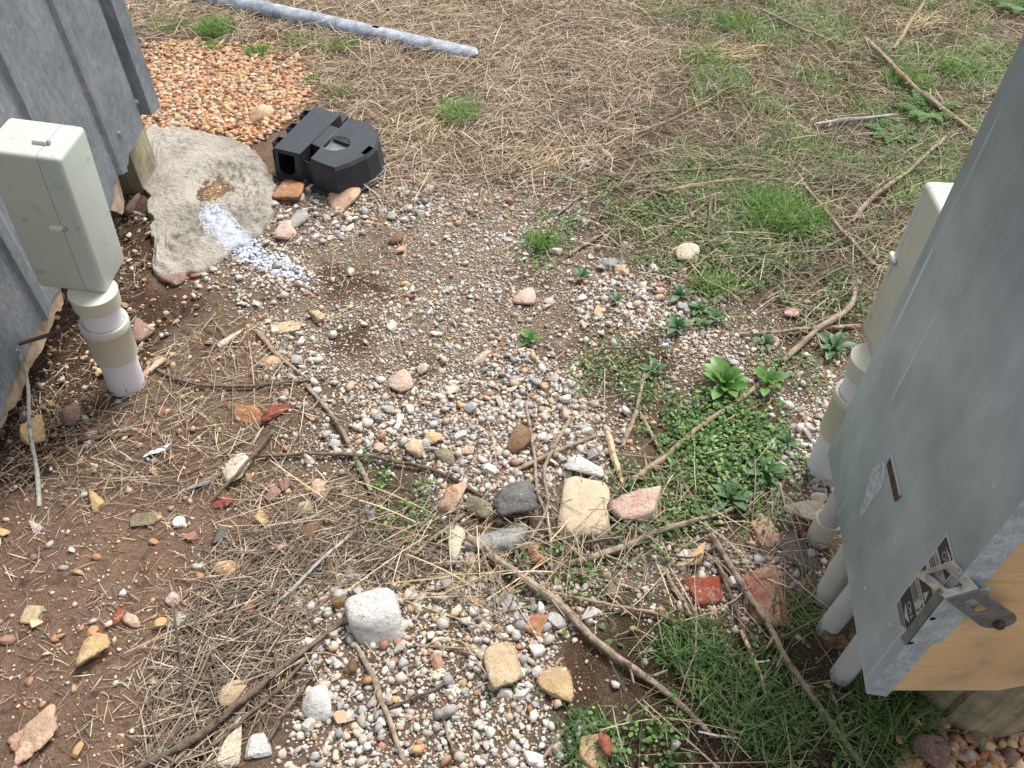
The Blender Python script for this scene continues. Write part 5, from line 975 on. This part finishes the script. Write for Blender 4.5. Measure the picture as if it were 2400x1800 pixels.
# single tufts
def tuft(x, y, R, n, Lr, label, seed, pal=GR2, lean=(.25, 1.0)):
    n = int(n * (1.5 if y < 700 else .62)); g = atg(x * K, y * K); a = rng.uniform(0, 2 * np.pi, n); r = R * np.sqrt(rng.random(n)); V, Fc, cc = blades(g[0] + r * np.cos(a), g[1] + r * np.sin(a) * .9, Lr, (.0026, .0046), pal, lean)
    V = V - np.array([g[0], g[1], g[2]]); o = mobj('grass_tuft', npmesh('grass_tuft', V, Fc, cc), MAT['blade'], loc=g); tag(o, label, 'grass tuft', 'separate grass tufts')
TU = [(470, 72, .10, 420, (.06, .14), 'tall bright green tuft between the steel channel and the red gravel'), (362, 62, .10, 260, (.04, .09), 'green tuft beside the shed corner flashing'), (560, 118, .07, 260, (.04, .09), 'round green tuft at the edge of the red gravel'), (455, 105, .06, 200, (.03, .07), 'low green tuft on the red gravel under the tall one'), (650, 92, .10, 260, (.03, .08), 'green tuft against the steel channel'), (735, 105, .10, 300, (.04, .09), 'green tuft along the lower side of the steel channel'),
      (672, 180, .05, 120, (.03, .07), 'small green tuft right of the red gravel'), (995, 255, .10, 300, (.06, .15), 'pale green tuft alone in the dead grass'), (735, 205, .06, 90, (.04, .09), 'thin grey green tuft above the black moulding'), (1700, 480, .13, 620, (.06, .15), 'big green tuft behind the cream box'), (1640, 440, .10, 320, (.05, .12), 'green tuft touching the big tuft behind the cream box'), (1165, 527, .06, 160, (.04, .09), 'small tuft at the edge of the upper gravel'),
      (1490, 1405, .08, 520, (.05, .10), 'dense tuft right of the thick branch'), (1590, 1500, .10, 620, (.05, .11), 'dense tuft left of the peeled stick'), (1660, 1560, .09, 500, (.05, .11), 'dense tuft at the end of the peeled stick'), (1930, 1545, .085, 560, (.06, .12), 'bright green tuft under the plywood board'), (1860, 1600, .08, 340, (.05, .10), 'grass tuft in front of the bright one under the plywood'), (1265, 1600, .06, 300, (.04, .08), 'small tuft beside the orange and yellow stone'), (1730, 1330, .07, 300, (.04, .09), 'tuft below the mortar smeared brick'), (1590, 60, .12, 300, (.05, .12), 'green tuft near the grey stem in the grass'), (1960, 180, .12, 380, (.05, .13), 'green tuft under the tan branch'), (1540, 620, .07, 200, (.04, .09), 'tuft above the dark rosettes'), (2060, 150, .12, 300, (.05, .13), 'green tuft beside the ferny weed'), (1530, 130, .10, 220, (.05, .11), 'green tuft among yellow straw')]
for i, t in enumerate(TU): tuft(*t, seed=i, pal=GR2 if t[1] > 700 else [lin(98, 142, 60), lin(116, 156, 70), lin(84, 122, 54), lin(132, 164, 86)] if i not in (7, 8) else GR)

# ground cover leaves
def leaflets(x, y, sr, pal, zr=(.004, .03)):
    n = len(x); s = rng.uniform(*sr, n); a = np.linspace(0, 2 * np.pi, 6, endpoint=False); th = rng.uniform(0, 6.28, n); tx = rng.normal(size=n) * .35; ty = rng.normal(size=n) * .35
    lx = np.cos(a)[None] * s[:, None] * 1.25; ly = np.sin(a)[None] * s[:, None] * .8; X_ = lx * np.cos(th)[:, None] - ly * np.sin(th)[:, None]; Y_ = lx * np.sin(th)[:, None] + ly * np.cos(th)[:, None]
    Zz = (gh(x, y) + rng.uniform(*zr, n))[:, None] + X_ * tx[:, None] + Y_ * ty[:, None]; V = np.stack([x[:, None] + X_, y[:, None] + Y_, Zz], 2).reshape(-1, 3)
    b0 = (np.arange(n) * 6)[:, None]; F_ = np.concatenate([b0 + np.array([[0, 1, 2, 3]]), b0 + np.array([[0, 3, 4, 5]])]); pal = np.array(pal); cc = pal[rng.integers(0, len(pal), n)] * rng.uniform(.7, 1.25, n)[:, None]; return V, F_, np.repeat(cc, 6, 0)
CL = [lin(92, 130, 64), lin(112, 148, 78), lin(76, 112, 58), lin(130, 160, 92), lin(94, 124, 78), lin(62, 94, 50)]
x, y = scat(120000, lambda z, u, v, x, y: np.clip(z['clover'] * np.clip((fbm(x, y, 9, 3) - .36) * 6, 0, 1), 0, 1) * .95, (-.6, 1.7, .4, 3.2)); p1_ = leaflets(x, y, (.0022, .0062), CL)
x, y = scat(20000, lambda z, u, v, x, y: np.exp(-(((u - 1690) / 120) ** 2 + ((v - 1030) / 110) ** 2) ** 2) * 1.0, (.1, 1.0, 1.0, 1.9)); p4_ = leaflets(x, y, (.0025, .0075), CL, (.004, .035))
x, y = scat(30000, lambda z, u, v, x, y: np.clip(z['grasslow'] * .5 + z['green'] * .4, 0, 1) * np.clip((fbm(x + 4, y, 6, 3) - .42) * 5, 0, 1), (-.4, 2.4, .4, 4.6)); p2_ = leaflets(x, y, (.003, .008), CL)
x, y = scat(5000, lambda z, u, v, x, y: z['gravel'] * np.clip((fbm(x + 7, y + 2, 6, 3) - .62) * 8, 0, 1) + z['litter'] * np.clip((fbm(x, y, 6, 3) - .66) * 8, 0, 1), (-1.4, 1.2, .4, 3.0)); p3_ = leaflets(x, y, (.002, .005), CL, (.003, .016))
V, Fc, cc = joinr([p1_, p2_, p3_, p4_]); o = mobj('ground_cover', npmesh('ground_cover', V, Fc, cc), MAT['blade']); tag(o, 'low green clover like ground cover in patches', 'ground cover', kind='stuff')

# ------------------------------------------------------------------ gravel
GREY = 1.05 * np.array([lin(200, 194, 186), lin(184, 180, 174), lin(210, 204, 194), lin(166, 164, 160), lin(196, 184, 168), lin(208, 194, 176), lin(180, 172, 160), lin(164, 164, 164), lin(204, 184, 162), lin(190, 188, 184), lin(216, 212, 206)])
WARM = np.array([lin(200, 164, 132), lin(186, 142, 110), lin(212, 184, 152), lin(176, 134, 102), lin(206, 176, 148), lin(192, 160, 116), lin(168, 128, 110)])
REDG = np.array([lin(204, 160, 124), lin(194, 144, 108), lin(214, 180, 144), lin(184, 130, 98), lin(212, 186, 156), lin(194, 160, 112), lin(194, 154, 132), lin(182, 172, 158), lin(206, 194, 178), lin(170, 122, 98), lin(208, 176, 132)])
VAR = {1: [rock(900 + i, 1, 8, 14 if i % 3 else 6, .07) for i in range(20)], 2: [rock(940 + i, 2, 9, 14 if i % 3 else 7, .07) for i in range(18)]}
V0, F0 = [], []
def ico0():
    p = (1 + 5 ** .5) / 2; v = np.array([(-1, p, 0), (1, p, 0), (-1, -p, 0), (1, -p, 0), (0, -1, p), (0, 1, p), (0, -1, -p), (0, 1, -p), (p, 0, -1), (p, 0, 1), (-p, 0, -1), (-p, 0, 1)]); v /= np.linalg.norm(v[0])
    f = np.array([(0, 11, 5), (0, 5, 1), (0, 1, 7), (0, 7, 10), (0, 10, 11), (1, 5, 9), (5, 11, 4), (11, 10, 2), (10, 7, 6), (7, 1, 8), (3, 9, 4), (3, 4, 2), (3, 2, 6), (3, 6, 8), (3, 8, 9), (4, 9, 5), (2, 4, 11), (6, 2, 10), (8, 6, 7), (9, 8, 1)]); return v, f
iv, if_ = ico0(); VAR[0] = [(iv * np.random.default_rng(i).uniform(.8, 1.15, (12, 1)), if_) for i in range(8)]
def pebbles(x, y, s, colr, lvl, sink=.35, zoff=0):
    n = len(x); out = []
    wh = rng.integers(0, len(VAR[lvl]), n)
    for k, (bv, bf) in enumerate(VAR[lvl]):
        m_ = wh == k; q = m_.sum()
        if not q: continue
        sc_ = s[m_][:, None] * np.stack([rng.uniform(.8, 1.3, q), rng.uniform(.65, 1.0, q), rng.uniform(.45, .75, q)], 1) / 2
        L = bv[None] * sc_[:, None]; tlt = rng.normal(size=q) * .3; c_, s_ = np.cos(tlt)[:, None], np.sin(tlt)[:, None]; L = np.stack([L[..., 0] * c_ - L[..., 2] * s_, L[..., 1], L[..., 0] * s_ + L[..., 2] * c_], 2)
        th = rng.uniform(0, 6.28, q); c_, s_ = np.cos(th)[:, None], np.sin(th)[:, None]; L = np.stack([L[..., 0] * c_ - L[..., 1] * s_, L[..., 0] * s_ + L[..., 1] * c_, L[..., 2]], 2)
        cz = gh(x[m_], y[m_]) + sc_[:, 2] * (1 - sink * 2 * rng.uniform(.3, 1, q)) + zoff
        L += np.stack([x[m_], y[m_], cz], 1)[:, None]; nv = bv.shape[0]
        F_ = (np.arange(q) * nv)[:, None, None] + bf[None]; out.append((L.reshape(-1, 3), F_.reshape(-1, 3), np.repeat(colr[m_], nv, 0)))
    return joinr(out)
def pcol(n, x, y, warm=.12, pal=GREY):
    c = pal[rng.integers(0, len(pal), n)].copy(); wm = rng.random(n) < warm; c[wm] = WARM[rng.integers(0, len(WARM), wm.sum())]; c *= rng.uniform(.78, 1.12, n)[:, None]
    u, v = proj(x, y); d = np.minimum(segdist(u, v, (500, 520), (580, 560)), segdist(u, v, (580, 560), (655, 605))); t = (segdist(u, v, (505, 520), (505, 521)) / 180)
    pt = (d < 34 - 14 * np.clip(t, 0, 1)) & (rng.random(n) < .95 - .3 * np.clip(t, 0, 1)); c[pt] = np.array(lin(210, 216, 234)) * rng.uniform(.9, 1.03, pt.sum())[:, None]; return c
gd = lambda z: np.clip(z['gravel'] * .92 * (1 - .85 * z['bare']) * (1 - .8 * z['clover']), 0, 1)
parts = []
A = (-1.25, 1.35, .3, 3.1)
x, y = scat(150000, lambda z, u, v, x, y: gd(z) * np.clip((fbm(x + 2, y, 4, 4) - .27) * 4.0, .35, 1) * .95 + z['bare'] * z['gravel'] * .22, A); parts.append(pebbles(x, y, rng.uniform(.004, .0095, len(x)), pcol(len(x), x, y, .22), 0))
x, y = scat(66000, lambda z, u, v, x, y: gd(z) * np.clip(.22 + .34 * z['coarse'] + .9 * np.clip(fbm(x, y, 5) - .25, 0, 1) - .18 * z['fine'], 0.05, 1) * .85 * np.clip((fbm(x + 2, y, 4, 4) - .27) * 4.0, .5, 1), A); parts.append(pebbles(x, y, .008 + .015 * rng.random(len(x)) ** 1.8, pcol(len(x), x, y, .12), 1, .3))
x, y = scat(18000, lambda z, u, v, x, y: gd(z) * (.05 + .17 * z['coarse'] - .01 * z['fine']) * np.clip((fbm(x + 2, y, 4, 4) - .27) * 4.0, .25, 1), A); parts.append(pebbles(x, y, rng.uniform(.016, .034, len(x)), pcol(len(x), x, y, .10), 1, .25, .002))
tt = rng.random(900); q = np.array([at((505 + 150 * a) * K + rng.normal() * 34, (528 + 78 * a) * K + rng.normal() * 20)[:2] for a in tt]); ok = clear(q[:, 0], q[:, 1]); q = q[ok]; parts.append(pebbles(q[:, 0], q[:, 1], .006 + .014 * rng.random(len(q)) ** 1.5, pcol(len(q), q[:, 0], q[:, 1], .12), 1, .3))
V, Fc, cc = joinr(parts); o = mobj('gravel', npmesh('gravel', V, Fc, cc), MAT['scatter']); tag(o, 'fine pale grey gravel spread between the shed and the steel cabinet', 'gravel', kind='stuff')
parts = []
for (ar, n1, n2) in (((-2.2, -.75, 2.8, 4.2), 26000, 13000), ((.6, 1.5, .3, .95), 6000, 2600)):
    x, y = scat(n1, lambda z, u, v, x, y: z['red'] * .8, ar); parts.append(pebbles(x, y, rng.uniform(.007, .016, len(x)), REDG[rng.integers(0, len(REDG), len(x))] * rng.uniform(.75, 1.12, len(x))[:, None], 0, .3))
    x, y = scat(n2, lambda z, u, v, x, y: z['red'] * .9, ar); parts.append(pebbles(x, y, rng.uniform(.014, .034, len(x)), REDG[rng.integers(0, len(REDG), len(x))] * rng.uniform(.80, 1.12, len(x))[:, None], 1, .3, .005))
V, Fc, cc = joinr(parts); o = mobj('red_gravel', npmesh('red_gravel', V, Fc, cc), MAT['scatter']); tag(o, 'crushed reddish orange gravel', 'gravel', kind='stuff')
parts = []
SO = lambda z: np.clip(z['soil'] + z['litter'] + z['dark'] + z['pile'] * .4, 0, 1)
x, y = scat(56000, lambda z, u, v, x, y: SO(z) * np.clip(fbm(x, y, 5) * 1.5 - .25, .08, 1) * .8 + z['straw'] * .02 + z['grasslow'] * .12, (-1.7, 1.3, .3, 4.2)); parts.append(pebbles(x, y, rng.uniform(.003, .010, len(x)), pcol(len(x), x, y, .72), 0))
x, y = scat(9000, lambda z, u, v, x, y: SO(z) * .22 + z['dark'] * .25 + z['strawmix'] * .03 + z['grasslow'] * .16 + z['clover'] * .10, (-1.7, 1.3, .3, 3.4)); parts.append(pebbles(x, y, rng.uniform(.009, .024, len(x)), pcol(len(x), x, y, .6), 1))
V, Fc, cc = joinr(parts); o = mobj('stone_chips', npmesh('stone_chips', V, Fc, cc), MAT['scatter']); tag(o, 'small mixed stone chips scattered in the brown soil', 'stone chips', kind='stuff')

# the larger pebbles one by one
PM = [npmesh('pebble', v, f, None, True) for v, f in VAR[2]]
for pm in PM: pm.materials.append(MAT['pebble']); pm.set_sharp_from_angle(angle=math.radians(24))
def pebble(x, y, s, colr, label, group, name='pebble'):
    o = bpy.data.objects.new(name, PM[int(rng.integers(0, len(PM)))]); sz = s * rng.uniform(.55, .8) / 2; o.scale = (s * rng.uniform(.95, 1.3) / 2, s * rng.uniform(.7, .95) / 2, sz)
    o.rotation_euler = (rng.normal() * .2, rng.normal() * .2, rng.uniform(0, 6.28)); o.location = (float(x), float(y), float(gh(x, y)) + sz * .55); o.color = (*[float(c) for c in colr], 1); link(o); tag(o, label, 'pebble', group)
def pick(n, fn, area, dmin):
    x, y = scat(9000, fn, area); kx, ky = [], []
    for a, b_ in zip(x, y):
        if len(kx) >= n: break
        if all((a - c) ** 2 + (b_ - d) ** 2 > dmin * dmin for c, d in zip(kx, ky)): kx.append(a); ky.append(b_)
    return np.array(kx), np.array(ky)
def shade(c):
    l = float(np.mean(c)); sat = float((max(c) - min(c)) / (max(c) + 1e-6))
    if sat > .55: return 'orange tan'
    if sat > .30: return 'beige'
    return 'white' if l > .58 else ('pale grey' if l > .40 else 'mid grey')
def where(u, v):
    if v > 1330: return 'lower gravel below the large white stone'
    if u > 1720: return 'gravel beside the conduits and white pipe'
    if u > 1380 and v < 900: return 'gravel among the dark green rosettes'
    if v < 620: return 'upper gravel below the black moulding' if u > 700 else 'gravel at the edge of the concrete lump'
    if v > 860: return 'coarse gravel above the slate rock'
    return 'gravel round the small bright green weed'
x, y = pick(190, lambda z, u, v, x, y: gd(z) * (.15 + .85 * z['coarse']) * (u > 0) * (u < 2400) * (v < 1790), A, .034); cc = pcol(len(x), x, y, .10); U_, V_ = proj(x, y)
for a, b_, c, uu, vv_ in zip(x, y, cc, U_, V_): lab = where(uu, vv_); pebble(a, b_, rng.uniform(.022, .040), c, 'larger %s pebble in the %s' % (shade(c), lab), '%s pebbles in the %s' % (shade(c), lab))
x, y = pick(60, lambda z, u, v, x, y: z['red'] * (u > 330) * (u < 2400) * (v < 1790), (-2.4, 1.6, .4, 4.6), .035); U_, V_ = proj(x, y)
for a, b_, vv_ in zip(x, y, V_):
    c = REDG[int(rng.integers(0, 11))]; lab = 'red gravel behind the concrete lump' if vv_ < 900 else 'red gravel at the foot of the timber post'
    pebble(a, b_, rng.uniform(.03, .046), c, 'larger %s stone on the %s' % (shade(c), lab), '%s stones on the %s' % (shade(c), lab))
x, y = pick(75, lambda z, u, v, x, y: np.clip(SO(z), 0, 1) * .3 * (u > 0) * (v < 1790), (-1.6, .3, .4, 2.5), .045); cc = pcol(len(x), x, y, .75); U_, V_ = proj(x, y)
for a, b_, c, uu, vv_ in zip(x, y, cc, U_, V_):
    lab = 'bare brown soil around the peach stone' if vv_ > 1400 else ('soil between the bottle cap and the straw pile' if vv_ > 1150 else ('litter below the left pipe' if vv_ > 880 else 'dark soil between the shed and the concrete lump'))
    pebble(a, b_, rng.uniform(.014, .034), c * .92, 'loose small %s stone on the %s' % (shade(c), lab), '%s stones on the %s' % (shade(c), lab))
# gravel lying in the hollow of the concrete
n = 420; x = hp[0] + rng.normal(size=n) * .028; y = hp[1] + rng.normal(size=n) * .050 - .02
V, Fc, cc = pebbles(x, y, rng.uniform(.006, .016, n), REDG[rng.integers(0, 6, n)] * .9, 0); V[:, 2] += ZS - .034 - float(gh(hp[0], hp[1])) + .004; o = mobj('hollow_gravel', npmesh('hollow_gravel', V, Fc, cc), MAT['scatter']); tag(o, 'reddish grit lying in the hollow of the concrete lump', 'gravel', kind='stuff')
